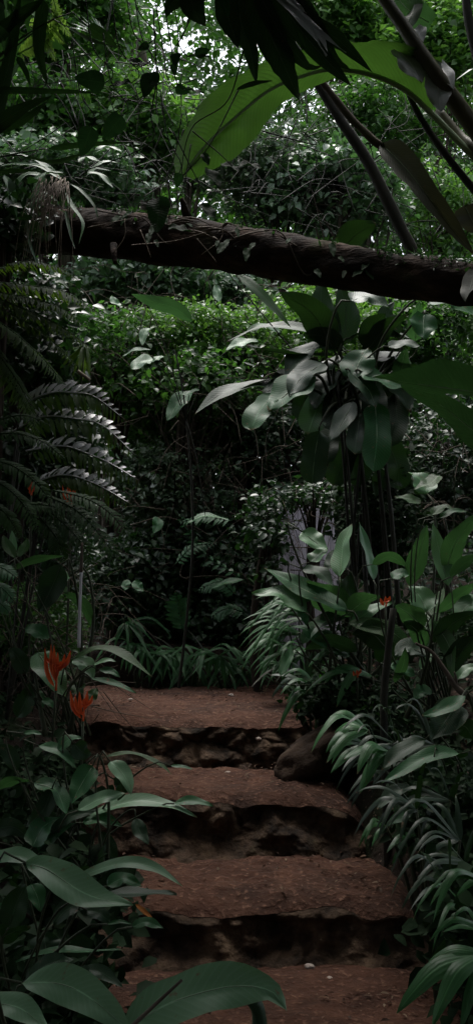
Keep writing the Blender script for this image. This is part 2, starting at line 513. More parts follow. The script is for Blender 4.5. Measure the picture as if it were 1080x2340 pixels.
def build_ground():
    xs = np.unique(np.concatenate([np.linspace(-3, 3, 61), np.linspace(-12, 12, 49), np.linspace(-110, 110, 45)]))
    ys = np.unique(np.concatenate([np.linspace(1, 10, 91), np.linspace(-8, 30, 60), np.linspace(-90, 120, 43)]))
    mb = MB()
    V = [(x, y, terrain(x, y)) for y in ys for x in xs]
    nx = len(xs)
    F = [(j * nx + i, j * nx + i + 1, (j + 1) * nx + i + 1, (j + 1) * nx + i) for j in range(len(ys) - 1) for i in range(nx - 1)]
    mb.add(V, F)
    g = mb.build('ground', M['earth'])
    g['kind'] = 'structure'


build_ground()


def sheet_noise(x, y, a=.018):
    return a * noise.noise(Vector((x * 2.2, y * 2.2, 3))) + a * .5 * noise.noise(Vector((x * 7, y * 7, 1))) + a * .28 * noise.noise(Vector((x * 23, y * 23, 9)))


# lower path
mb = MB()
xs = np.linspace(-1.0, 1.0, 90); ys = np.linspace(1.2, 4.45, 110)
V = []
for y in ys:
    for x in xs:
        e = max(0, abs(x - cpath(y)) - .62)
        V.append((x, y, sheet_noise(x, y, .02) - .35 * e * e + .01))
nx = len(xs)
mb.add(V, [(j * nx + i, j * nx + i + 1, (j + 1) * nx + i + 1, (j + 1) * nx + i) for j in range(len(ys) - 1) for i in range(nx - 1)])
mb.build('path', M['soil'])['kind'] = 'structure'


def make_step(label, yf, yb, z, zl, xl, xr, seed, stone, lip=.2):
    """one rough step: earth tread from yb to the front yf at height z, stone riser down to zl"""
    root = thing('stone_step', label, 'step', ((xl + xr) / 2, (yf + yb) / 2, zl), 'rough earth and stone steps up the path')
    nx = 130

    def front(x):
        return yf + .1 * noise.noise(Vector((x * 1.7, seed, 0))) + .045 * noise.noise(Vector((x * 6, seed, 2))) + .008 * noise.noise(Vector((x * 21, seed, 2)))

    def edge(x):
        return max(0, (abs(x - (xl + xr) / 2) - (xr - xl) / 2 + .12)) / .12

    def topz(x, y):
        e = min(2, edge(x))
        return z + sheet_noise(x, y, .034) - .05 * e * e
    X = np.linspace(xl - .02, xr + .04, nx)
    mb = MB(); V = []
    ny = 70
    for j in range(ny):
        s = j / (ny - 1)
        for x in X:
            fy = front(x)
            y = yb + (fy - yb) * s
            zz = topz(x, y)
            k = max(0, 1 - (y - fy) / lip)
            zz -= (.05 + .035 * noise.noise(Vector((x * 4.3, seed, 6)))) * k ** 3
            V.append((x, y, zz))
    F = [(j * nx + i, j * nx + i + 1, (j + 1) * nx + i + 1, (j + 1) * nx + i) for j in range(ny - 1) for i in range(nx - 1)]
    mb.add(V, F)
    mb.build('tread', M['soil'], root)
    mb = MB(); V = []
    nz = 60
    for j in range(nz):
        s = j / (nz - 1)
        for x in X:
            fy = front(x)
            zt = topz(x, fy) - .05 - .035 * noise.noise(Vector((x * 4.3, seed, 6)))
            zz = zt + (zl - .06 - zt) * s
            p = Vector((x * 5.2, zz * 8.5, seed * 3.3))
            dd, _ = noise.voronoi(p)
            gap = min(1, (dd[1] - dd[0]) * 2.4)
            bul = .07 * stone * (gap ** .45) - .04 * stone
            out = bul + .085 * noise.noise(Vector((x * 4, zz * 7, seed))) + .04 * noise.noise(Vector((x * 13, zz * 15, seed))) + .012 * noise.noise(Vector((x * 40, zz * 40, seed)))
            rec = .012 * min(1, s * 6) - .05 * s - .14 * s * s          # cut back under the lip, spreading at the foot
            ff = min(1, s * 9)
            V.append((x, fy + (rec - out) * ff - .004, zz + .02 * noise.noise(Vector((x * 9, zz * 9, seed + 4))) * ff - .002))
    F = [(j * nx + i, j * nx + i + 1, (j + 1) * nx + i + 1, (j + 1) * nx + i) for j in range(nz - 1) for i in range(nx - 1)]
    mb.add(V, F)
    mb.build('riser', M['stone'], root)
    return root


make_step('lowest and nearest red earth step with a dark crumbling front edge', 4.3, 5.35, .255, 0, -1.0, .80, 1.0, .1)
make_step('middle earth step of the three, between the lowest and the top one', 5.15, 6.3, .541, .255, -1.05, .62, 2.0, .25)
make_step('topmost earth step with a front of rough brown stones, leading into the undergrowth', 6.13, 8.3, .827, .541, -1.35, .5, 3.0, .75)

# boulder beside the steps
def boulder(label, c, r, seed, mat='boulder', name='boulder', cat='rock', ang=0):
    mb = MB(); V = []; n, m = 40, 26
    for j in range(m):
        th = math.pi * j / (m - 1)
        for i in range(n):
            ph = 2 * math.pi * i / n
            dv = Vector((math.sin(th) * math.cos(ph), math.sin(th) * math.sin(ph), math.cos(th)))
            k = 1 + .28 * noise.noise(dv * 1.3 + Vector((seed, 0, 0))) + .12 * noise.noise(dv * 3.2 + Vector((seed, 3, 0))) + .05 * noise.noise(dv * 9 + Vector((0, seed, 0)))
            if ang:          # chipped into flat facets, then roughened
                vd, vp = noise.voronoi(dv * 1.15 + Vector((seed, 1.7, 0)))
                k = k * .8 + .22 * min(1, vd[1] - vd[0]) + .05 * noise.noise(dv * 17) + .06 * noise.noise(dv * 7)
                k *= 1 - .3 * max(0, -dv.x) * max(0, dv.z + .3)
            V.append((c[0] + dv.x * r[0] * k + (.1 * dv.z * k if ang else 0), c[1] + dv.y * r[1] * k, c[2] + dv.z * r[2] * k))
    F = [(j * n + i, (j + 1) * n + i, (j + 1) * n + (i + 1) % n, j * n + (i + 1) % n) for j in range(m - 1) for i in range(n)]
    mb.add(V, F)
    return tag(mb.build(name, M[mat], base=(c[0], c[1], c[2] - r[2])), label, cat)


bc = at(716, 1728, 5.66)
boulder('brown mossy boulder at the right end of the top step', bc, (.235, .26, .2), 4.2, ang=1)

# loose bits on the treads
def pebbles():
    spots = [(528, 1591, .827, .016, 'small pale pebble lying on the top step tread'),
             (298, 1600, .827, .012, 'small pale pebble on the left side of the top tread'),
             (672, 2204, 0, .012, 'white pebble, leftmost of the trio on the lower path below the steps'),
             (707, 2213, 0, .016, 'flat white pebble in the middle of the trio on the lower path'),
             (752, 2238, 0, .010, 'tiny brown pebble near the trio on the lower path'),
             (520, 1768, .541, .013, 'small pale pebble on the middle step against the stone front'),
             (590, 1690, .541, .012, 'small whitish stone lodged in the stones of the top riser')]
    for i, (px, py, z, r, lab) in enumerate(spots):
        v = at(px, py, 10) - Vector((0, 0, CAMZ)); k = (z - CAMZ) / v.z if v.z < 0 else 1
        p = Vector((0, 0, CAMZ)) + v * k
        if i == 6: p = at(px, py, 5.9)
        boulder(lab, (p.x, p.y, p.z + r * .5), (r * 1.3, r, r * .7), i * 2.1, 'pebble', 'pebble', 'pebble')


pebbles()
# leaf litter on treads and path
rng = np.random.default_rng(3)
pos = []
for z, y0, y1, xa, xb, n in ((.02, 2.5, 4.0, -.8, .9, 420), (.275, 4.4, 5.1, -.9, .75, 240), (.56, 5.2, 6.05, -.95, .55, 220), (.848, 6.25, 8.0, -1.2, .4, 320)):
    for _ in range(n):
        x = rng.uniform(xa, xb)
        if rng.random() < .6: x = xa + (x - xa) * .35 if rng.random() < .5 else xb - (xb - x) * .35
        pos.append((x, rng.uniform(y0, y1), z))
pos = np.array(pos)
n = len(pos)
dr = rng.normal(size=(n, 3)); dr[:, 2] *= .15
up = rng.normal(size=(n, 3)) * .25; up[:, 2] += 1
M['litter'] = bush_mat('litter_bits', [(.05, .03, .02), (.14, .09, .06), (.06, .03, .02), (.03, .018, .012), (.2, .15, .1)], rough=.8, spec=.2, trans=.1, tcol=(.1, .05, .02))
tag(leaves_mesh('leaf_litter', pos, dr, up, rng.uniform(.008, .042, n), .6, M['litter'], None, (0, 5, .3)), None, None, None, 'stuff')
pos = []
for _ in range(5200):
    x, y = rng.uniform(-3.2, 3.2), rng.uniform(2, 10)
    if abs(x - cpath(y)) < hpath(y) + .02 and y < 8.2: continue
    pos.append((x, y, terrain(x, y) + .012))
pos = np.array(pos); n = len(pos)
dr = rng.normal(size=(n, 3)); dr[:, 2] *= .2
up = rng.normal(size=(n, 3)) * .4; up[:, 2] += 1
tag(leaves_mesh('bank_litter', pos, dr, up, rng.uniform(.02, .09, n), .7, M['litter'], None, (0, 5, .3)), None, None, None, 'stuff')

# ------------------------------------------------------------------ the fallen log
def log():
    P = [at(-330, 480, 6.6), at(60, 518, 6.25), at(300, 542, 6.0), at(480, 563, 5.8), at(700, 596, 5.6), at(900, 628, 5.45), at(1120, 656, 5.3), at(1420, 705, 5.1)]
    root = thing('fallen_log', 'thick fallen tree trunk lying across over the path, reddish bark along its top', 'log', P[4])
    mb = MB()
    tube(mb, P, .2, .175, seg=40, n=190, bump=.15, radii=[.16, .16, .158, .156, .15, .138, .126, .12, .115])
    mb.build('trunk', M['bark'], root)
    rng = np.random.default_rng(77)
    q = spline(P, 200); pos = []
    for _ in range(3600):
        t = int(rng.integers(15, 185)); c_ = q[t]
        if noise.noise(Vector((t * .09, 3, 1))) + .35 * noise.noise(Vector((t * .4, 1, 1))) < -.08: continue
        a_ = rng.normal(1.45, .55); r_ = .16 if t < 110 else .13
        pos.append((c_.x + rng.normal() * .01, c_.y - r_ * math.cos(a_), c_.z + r_ * math.sin(a_) * 1.03))
    pos = np.array(pos); n_ = len(pos)
    up_ = rng.normal(size=(n_, 3)) * .5; up_[:, 2] += 1
    mo = leaves_mesh('moss', pos, rng.normal(size=(n_, 3)) + np.array((0, -.6, .1)), up_, rng.uniform(.012, .05, n_), .6, M['b_dark'], root, root['_b'])
    mo['kind'] = 'stuff'
    for (px, py, dx, dz, r_) in ((430, 500, -.04, .1, .03), (815, 585, .05, .09, .022), (610, 610, .03, -.12, .02), (960, 640, -.02, -.1, .018), (260, 560, .02, -.14, .022)):
        mb = MB(); a_ = at(px, py, 5.72)
        tube(mb, [a_, a_ + Vector((dx * .5, -.05, dz * .5)), a_ + Vector((dx, -.07, dz))], r_, r_ * .55, seg=9, n=10, bump=.35); mb.build('branch_stub', M['bark'], root)
    mb = MB()     # splintered strips of loose bark on the upper side
    rr = random.Random(5)
    for i in range(26):
        px = rr.uniform(380, 600)
        a = at(px, np.interp(px, [380, 640], [494, 545]) + rr.uniform(0, 40), 5.62)
        b = a + Vector((rr.uniform(.05, .22), rr.uniform(-.05, .03), rr.uniform(-.07, .0)))
        tube(mb, [a, a.lerp(b, .5) + Vector((0, -.02, .015)), b], .009, .002, seg=5, n=6)
    mb.build('loose_bark', M['twig'], root)


log()

# ------------------------------------------------------------------ background wood
def far_wood():
    rng = np.random.default_rng(11)
    holes = [(405, 95, 32, 42), (400, 215, 16, 36), (985, 505, 34, 30), (800, 672, 14, 18), (690, 500, 26, 20), (570, 120, 12, 30)]
    H = [(at(a, b, 24), S(c, 24), S(e, 24)) for a, b, c, e in holes]
    cen = []
    while len(cen) < 12500:
        p = np.array((rng.uniform(-11, 11), rng.uniform(21, 27), rng.uniform(1.5, 19)))
        q = Vector((p[0], p[1], p[2] - CAMZ)) * (24 / p[1])
        bad = False
        for h, a, b in H:
            if ((q.x - h.x) / a) ** 2 + ((q.z + CAMZ - h.z) / b) ** 2 < 1.0: bad = rng.random() < .9
            if bad: break
        if bad: continue
        cen.append(p)
    cen = np.array(cen)
    pos, dr, up, ln = cluster_leaves(rng, cen, 9, .5, (.14, .3))
    tag(leaves_mesh('far_wood', pos, dr, up, ln, .9, M['b_green'], None, (0, 24, 4)), None, None, None, 'stuff')


far_wood()


def undergrowth(name, mat, n, xr, yr, zr, ll, seed, per=9):
    rng = np.random.default_rng(seed)
    cen = []
    while len(cen) < n:
        x, y = rng.uniform(*xr), rng.uniform(*yr)
        z = terrain(x, y) + rng.uniform(*zr)
        if noise.noise(Vector((x * .9, y * .5, z * .9 + seed))) < -.22: continue
        cen.append((x, y, z))
    pos, dr, up, ln = cluster_leaves(rng, np.array(cen), per, .35, ll)
    tag(leaves_mesh(name, pos, dr, up, ln, .8, M[mat], None, (0, yr[0], 1)), None, None, None, 'stuff')


undergrowth('thicket', 'b_dark', 3600, (-7, 7), (13.5, 16.5), (0, 4.6), (.07, .17), 71)
undergrowth('thicket', 'b_dark', 3200, (-9, 9), (19.5, 21), (0, 5.5), (.12, .26), 74)
undergrowth('thicket', 'b_green', 1500, (-6.5, 6.5), (16, 18.5), (4, 8), (.14, .24), 72)
def bank_cover(n, ll, seed, mat):
    rng = np.random.default_rng(seed)
    cen = []
    while len(cen) < n:
        x, y = rng.uniform(-3.2, 3.2), rng.uniform(2.3, 8.6)
        off = abs(x - cpath(y)) - hpath(y)
        if off < .2 + .14 * noise.noise(Vector((x * 2, y * 2, 3))): continue
        cen.append((x, y, terrain(x, y) + rng.uniform(.01, .07 + min(.2, off * .22))))
    pos, dr, up, ln = cluster_leaves(rng, np.array(cen), 6, .12, ll)
    tag(leaves_mesh('ground_cover', pos, dr, up, ln, .7, M[mat], None, (0, 5, .5)), None, None, None, 'stuff')


bank_cover(3000, (.04, .1), 81, 'b_shade')  # low leaves coloured near-black for the deep shade on the banks
undergrowth('ground_cover', 'b_dark', 1500, (-6, 6), (8.6, 12.5), (0, .55), (.05, .12), 73)
BU = 'leafy bushes of the jungle behind the path'
B = [
    # label, px, py, d, rx, ry, mat, ncl, per, ll, seed, gap
    ('bright green small-leaved bush below the log, left of centre', 440, 768, 9.6, 170, 58, 'b_bright', 360, 13, (.045, .1), 1, -.05),
    ('loose light green bush left of the bright small-leaved bush', 270, 790, 9.2, 95, 75, 'b_green', 110, 10, (.05, .13), 41, .0),
    ('loose green bush in front of the bright small-leaved bush', 420, 880, 9.0, 150, 60, 'b_green', 120, 10, (.06, .15), 42, .02),
    ('light green bush hanging low behind the pale shrub leaves', 560, 850, 9.3, 90, 80, 'b_green', 90, 9, (.05, .13), 43, .02),
    ('grey-leaved bush right under the left half of the log', 330, 650, 11, 170, 62, 'b_pale', 260, 12, (.1, .17), 2, -.15),
    ('pale leafy bush under the middle of the log', 500, 672, 11.5, 110, 62, 'b_pale', 170, 12, (.1, .18), 3, -.15),
    ('green bush behind the tall ferns at the left', 230, 830, 10, 140, 70, 'b_green', 260, 12, (.06, .12), 4, -.15),
    ('dim twiggy bush below the bright small-leaved one', 430, 960, 9.6, 170, 95, 'b_green', 320, 11, (.05, .14), 5, -.02),
    ('sparse grey twiggy bush right of the silvery fern', 420, 1110, 9.2, 150, 90, 'b_grey', 240, 10, (.05, .12), 6, 0),
    ('dark bush above the far end of the path', 470, 1270, 9.3, 170, 90, 'b_dark', 280, 10, (.07, .15), 7, -.05),
    ('dark bush behind the pale pole', 290, 1330, 8.9, 110, 100, 'b_dark', 220, 11, (.07, .14), 8, -.05),
    ('dark bush behind the strappy grass at the end of the path', 470, 1420, 9.2, 170, 70, 'b_dark', 220, 10, (.06, .13), 9, -.05),
    ('dark bush behind the drooping broad leaves', 660, 1050, 9.4, 130, 110, 'b_dark', 240, 10, (.06, .13), 10, -.05),
    ('dim bush behind the heliconias at the right edge', 1010, 1050, 8.4, 130, 160, 'b_dark', 300, 11, (.06, .12), 11, -.05),
    ('green bush below the right half of the log', 720, 760, 10, 190, 90, 'b_bright', 260, 12, (.07, .14), 12, -.05),
    ('green bush under the log near the right edge', 980, 790, 10, 130, 110, 'b_green', 260, 12, (.07, .13), 13, -.05),
    ('dark leaves hanging over the left edge of the lavender sheet wall', 606, 1230, 7.9, 24, 100, 'b_dark', 50, 10, (.06, .13), 16, -.05),
    ('dark bush behind the tree fern at the left edge', 50, 760, 6.6, 120, 130, 'b_dark', 200, 10, (.07, .15), 18, -.1),
    ('dark bush behind the silvery fern', 60, 1040, 6.9, 150, 130, 'b_dark', 220, 10, (.07, .15), 19, -.1),
    ('dark bush covering the left end of the log', 10, 520, 6.0, 60, 50, 'b_dark', 60, 10, (.07, .15), 20, -.1),
    ('dark leafy bush hiding the left end of the lowest step', 110, 2085, 3.5, 100, 80, 'b_shade', 130, 8, (.05, .1), 21, -.1),  # leafy fill with deep shade painted into its colour, here and on both banks
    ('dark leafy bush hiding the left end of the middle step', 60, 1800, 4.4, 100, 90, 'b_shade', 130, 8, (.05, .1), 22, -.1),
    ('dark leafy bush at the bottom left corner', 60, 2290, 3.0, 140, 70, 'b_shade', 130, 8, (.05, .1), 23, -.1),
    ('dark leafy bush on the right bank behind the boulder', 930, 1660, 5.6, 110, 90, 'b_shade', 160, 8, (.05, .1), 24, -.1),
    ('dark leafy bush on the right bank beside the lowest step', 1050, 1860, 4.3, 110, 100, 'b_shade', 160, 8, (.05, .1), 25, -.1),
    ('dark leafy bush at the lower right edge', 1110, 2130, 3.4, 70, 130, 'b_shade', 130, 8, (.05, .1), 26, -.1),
    ('dark leaves drooping over the top of the lavender sheet wall', 715, 1135, 7.9, 80, 14, 'b_dark', 30, 9, (.06, .13), 17, -.05),
    ('black shaded bush among the dark canes under the drooping broad leaves', 865, 1170, 7.1, 75, 140, 'b_shade', 150, 9, (.06, .13), 27, -.1),  # fills the deep shade between the canes, darkness in its leaf colour
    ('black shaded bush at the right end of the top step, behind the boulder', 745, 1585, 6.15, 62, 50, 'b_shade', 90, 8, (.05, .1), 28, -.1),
    ('low weeds beside the pale pole at the left edge', 70, 1430, 6.4, 110, 90, 'b_green', 260, 11, (.03, .07), 14, -.05),
    ('dark leafy bush at the left edge below the ferns', 60, 1270, 7, 120, 90, 'b_dark', 220, 11, (.05, .11), 15, -.05),
]
for (lab, px, py, d, rx, ry, mt, ncl, per, ll, sd, gp) in B:
    if d > 4.2: ncl, ll, rx, ry = int(ncl * 2.2), (ll[0] * .55, ll[1] * .72), rx * 1.06, ry * 1.06
    bush(lab, px, py, d, rx, ry, mt, ncl, per, ll, seed=sd, gap=gp, group=BU)
TR = 'jungle trees standing behind the log'
T = [
    ('tree with bright pale leaves above the log, left of the big banana leaf', 300, 290, 12, 170, 110, 'b_bright', 300, 12, (.1, .2), 31, -.2),
    ('tree with green leaves at the left edge above the log', 60, 270, 11.5, 130, 120, 'b_green', 280, 12, (.1, .18), 32, -.1),
    ('bright green tree at the top between the hanging dark leaves and banana stalk', 770, 55, 17, 190, 90, 'b_bright', 420, 12, (.16, .27), 33, -.25),
    ('green tree at the top right corner behind the banana stalks', 1000, 110, 16, 130, 150, 'b_bright', 300, 12, (.14, .24), 34, -.15),
    ('grey-leaved tree right under the big banana leaf', 640, 400, 13, 170, 110, 'b_grey', 320, 12, (.1, .18), 35, -.05),
    ('tree with pale leaves above the right half of the log', 780, 440, 12.5, 150, 90, 'b_pale', 190, 11, (.12, .22), 36, 0),
    ('green tree behind the banana stalks above the log', 840, 300, 15, 160, 110, 'b_green', 300, 12, (.12, .2), 37, -.1),
    ('green tree above the right end of the log', 1000, 470, 14, 110, 130, 'b_bright', 150, 11, (.1, .18), 38, .05),
    ('pale-leaved tree just over the left end of the log', 150, 410, 11, 190, 60, 'b_pale', 230, 12, (.1, .2), 39, -.1),
    ('dark tree at the top left corner', 150, 60, 12, 170, 110, 'b_green', 240, 12, (.12, .22), 40, 0),
    ('tree below the sky gap with dense small leaves', 430, 330, 16, 90, 110, 'b_grey', 260, 12, (.1, .18), 41, -.1),
]
for (lab, px, py, d, rx, ry, mt, ncl, per, ll, sd, gp) in T:
    ncl, ll = int(ncl * 2.0), (ll[0] * .55, ll[1] * .75)
    bush(lab, px, py, d, rx, ry, mt, ncl, per, ll, seed=sd, gap=gp, group=TR, name='jungle_tree', cat='tree', twigs=18)

# unseen trees added beside and behind the viewer, crowns placed to shade the path
def shade_tree(x, y, zc, r, seed, ncl=420, lean=0):
    rng = np.random.default_rng(seed)
    gz = terrain(x, y)
    root = thing('shade_tree', 'tall broad-leaved tree standing outside the picture over the path', 'tree', (x, y, gz), 'tall trees standing round the path')
    cen = ell_points(rng, ncl, (x + lean, y, zc), r, shell=.1, gapscale=.8, gap=-.2)
    pos, dr, up, ln = cluster_leaves(rng, cen, 11, .6, (.3, .5))
    leaves_mesh('crown', pos, dr, up, ln, 1.0, M['b_dark'], root, (x, y, gz))
    mb = MB()
    b0 = Vector((x, y, gz - .2)); top = Vector((x + lean, y, zc))
    tube(mb, [b0, b0.lerp(top, .5) + Vector((.2, .1, 0)), top], .22, .08, seg=10, n=16, bump=.1)
    for i in range(16):
        e = Vector(cen[int(rng.integers(len(cen)))])
        s0 = b0.lerp(top, rng.uniform(.6, 1))
        tube(mb, [s0, s0.lerp(e, .5) + Vector((0, 0, .3)), e], .06, .01, seg=5, n=8)
    mb.build('trunk', M['treebark'], root)


for a in [(-4.5, 1, 6.2, (3.6, 3.0, 2.0), 61, 560, 1.2), (4.2, .5, 6.4, (3.6, 3.0, 2.0), 62, 560, -1), (0.5, -4.5, 3.6, (5, 2.4, 3.0), 63, 600),
          (-6, -4, 4.5, (3.6, 3, 4.2), 64, 600), (6, -4, 4.5, (3.6, 3, 4.2), 65, 600), (-5.8, 6.2, 6.2, (2.3, 2.6, 3.0), 66, 420, .9), (5.4, 6.2, 6.4, (2.3, 2.6, 3.0), 67, 420, -.9), (-3.2, -1.2, 7.6, (3.4, 1.5, 1.2), 68, 420, 3), (-3.4, 3.0, 5.4, (3.0, 1.35, .6), 69, 640, 3.2), (-3.6, 5, 5.9, (1.6, 1.7, .9), 70, 260, .9)]:
    shade_tree(*a)

#@@H0
# ------------------------------------------------------------------ plants in front, leaf by leaf
SEED = [100]


def plant(name, label, cat, px, d, py=None, group=None):
    """root of a plant standing on the ground below column px at distance d"""
    x = at(px, 1374, d).x
    root = thing(name, label, cat, (x, d, terrain(x, d) if py is None else at(px, py, d).z), group)
    root['_d'] = d
    return root


def W(root, p):
    d = root['_d'] + (p[2] if len(p) > 2 else 0)
    return at(p[0], p[1], d)


def leaf(root, pts, w, m='gray', prof='lance', hint='d', dd=None, stalk=True, rib=None, base=None, nm='leaf', lean=.55, **kw):
    SEED[0] += 1
    sd = SEED[0]
    rr = random.Random(sd)
    off = rr.uniform(-.12, .12) if dd is None else dd
    ln_ = 0 if hint == 'f' else (-lean if hint == 'b' else lean)
    P = [W(root, (p[0], p[1], (p[2] if len(p) > 2 else 0) + off - ln_ * S(max(-110, min(110, p[1] - pts[0][1])), root['_d']))) for p in pts]
    wm = S(w, root['_d']) * width_comp(P, hint)
    mb = MB()
    q = blade(mb, P, wm, prof, hint, seed=sd, **kw)
    o = mb.build(nm, M[m], root)
    h = Vector(HINT[hint] if isinstance(hint, str) else hint).normalized()
    if (rib if rib is not None else w > 34):
        mb = MB()
        tube(mb, [p - h * wm * .004 for p in q[1:-1:2]], wm * .017, wm * .006, seg=7, n=20)
        mb.build('midrib', M['rib_' + m] if 'rib_' + m in M else M['rib'], o)
    if stalk:
        b = Vector(root['_b'])
        if base is not None: b = W(root, base)
        mb = MB()
        t0 = (P[0] - q[2]).normalized()
        L = (P[0] - b).length
        c = P[0] + t0 * min(.3 * L, .35)
        c.z = min(c.z, P[0].z + .1)
        b2 = b + Vector((rr.uniform(-.05, .05), rr.uniform(-.05, .05), 0))
        tube(mb, [b2, b2.lerp(c, .55) + Vector((0, 0, .05 * L)), c.lerp(P[0], .6), P[0]], min(.014, max(.005, wm * .09)), max(.003, wm * .03), seg=6, n=14)
        mb.build('stalk', M['stem'], o)
    return o


M['rib'] = leaf_mat('pale_midrib', (.17, .24, .15), (.24, .31, .2), trans=.05, spots=0)
M['rib_dark'] = leaf_mat('dark_midrib', (.03, .045, .025), (.045, .06, .035), trans=.05, spots=0)


def fan(root, hub, tips, w, m='strap', droop=.25, base=None, dd=0, nm='frond'):
    """frond of strap leaflets arching out from a hub"""
    mb = MB(); SEED[0] += 1
    rr = random.Random(SEED[0])
    H = W(root, (hub[0], hub[1], dd))
    for k, t in enumerate(tips):
        T = W(root, (t[0], t[1], dd + (t[2] if len(t) > 2 else rr.uniform(-.22, .1))))
        L = (T - H).length
        dk = droop * L * rr.uniform(.35, 1.35)
        mid = H.lerp(T, .5) + Vector((0, 0, dk))
        q3 = H.lerp(T, .82) + Vector((0, 0, dk * .6))
        ww = S(t[3] if len(t) > 3 else w, root['_d']) * rr.uniform(.85, 1.15)
        blade(mb, [H, mid, q3, T], ww, 'strap' if ww < .03 else 'lance', 'd', fold=-.2, wave=.03, n=14, nx=4, seed=SEED[0] * 17 + k)
    o = mb.build(nm, M[m], root)
    b = Vector(root['_b']) if base is None else W(root, base)
    mb = MB()
    tube(mb, [b, b.lerp(H, .6) + Vector((0, 0, .1 * (H - b).length)), H], .012, .005, seg=6, n=10)
    mb.build('stalk', M['stem'], o)
    return o


DEADN = [0]
def autotips(hub, r, a0, a1, n, rr, sq=.75):
    out = []
    for i in range(n):
        a = math.radians(a0 + (a1 - a0) * (i + rr.uniform(-.8, .8)) / max(1, n - 1))
        k = r * rr.uniform(.65, 1.35)
        out.append((hub[0] + k * math.cos(a), hub[1] + k * math.sin(a) * sq + abs(math.cos(a)) * k * .25, rr.uniform(-.28, .12)))
    return out


def frond(root, pts, L, n=26, m='fern', ang=62, droop=.35, wr=.2, rach='stem', one=0, hint=(0, -.6, .8), dd=0, r=.006, nm='frond', tipL=.15, jit=.12):
    """fern frond: a rachis and rows of leaflets"""
    mb = MB(); SEED[0] += 1
    rr = random.Random(SEED[0])
    P = [W(root, (p[0], p[1], dd + (p[2] if len(p) > 2 else 0))) for p in pts]
    q = spline(P, n + 2)
    tube(mb, P, r, r * .3, seg=5, n=n)
    Lm = S(L, root['_d'])
    hv = Vector(hint)
    for i in range(1, n + 1):
        u = i / n
        t = (q[i + 1] - q[i - 1]).normalized()
        nn = (hv - t * hv.dot(t)).normalized()
        sd = t.cross(nn)
        ll = Lm * (math.sin(math.pi * min(1, .14 + u * .82)) ** .7 + tipL * (1 - u)) * rr.uniform(.85, 1.1)
        for sgn in ((-1, 1) if not one else ((one,) if one in (-1, 1) else (-1, 1))):
            a = math.radians(ang + rr.uniform(-9, 9))
            dv = (t * math.cos(a) + sd * sgn * math.sin(a)).normalized()
            e = q[i] + dv * ll + Vector((0, 0, -droop * ll)) + nn * rr.uniform(-jit, jit) * ll
            mid = q[i].lerp(e, .5) + nn * .08 * ll
            nv = dv.cross(t) * sgn
            if nv.dot(hv) < 0: nv = -nv
            blade(mb, [q[i], mid, e], ll * wr, 'lance', tuple(nv), fold=.1, wave=.03, n=6, nx=2, seed=SEED[0] * 31 + i * 2 + sgn)
    return mb.build(nm, M[m], root)


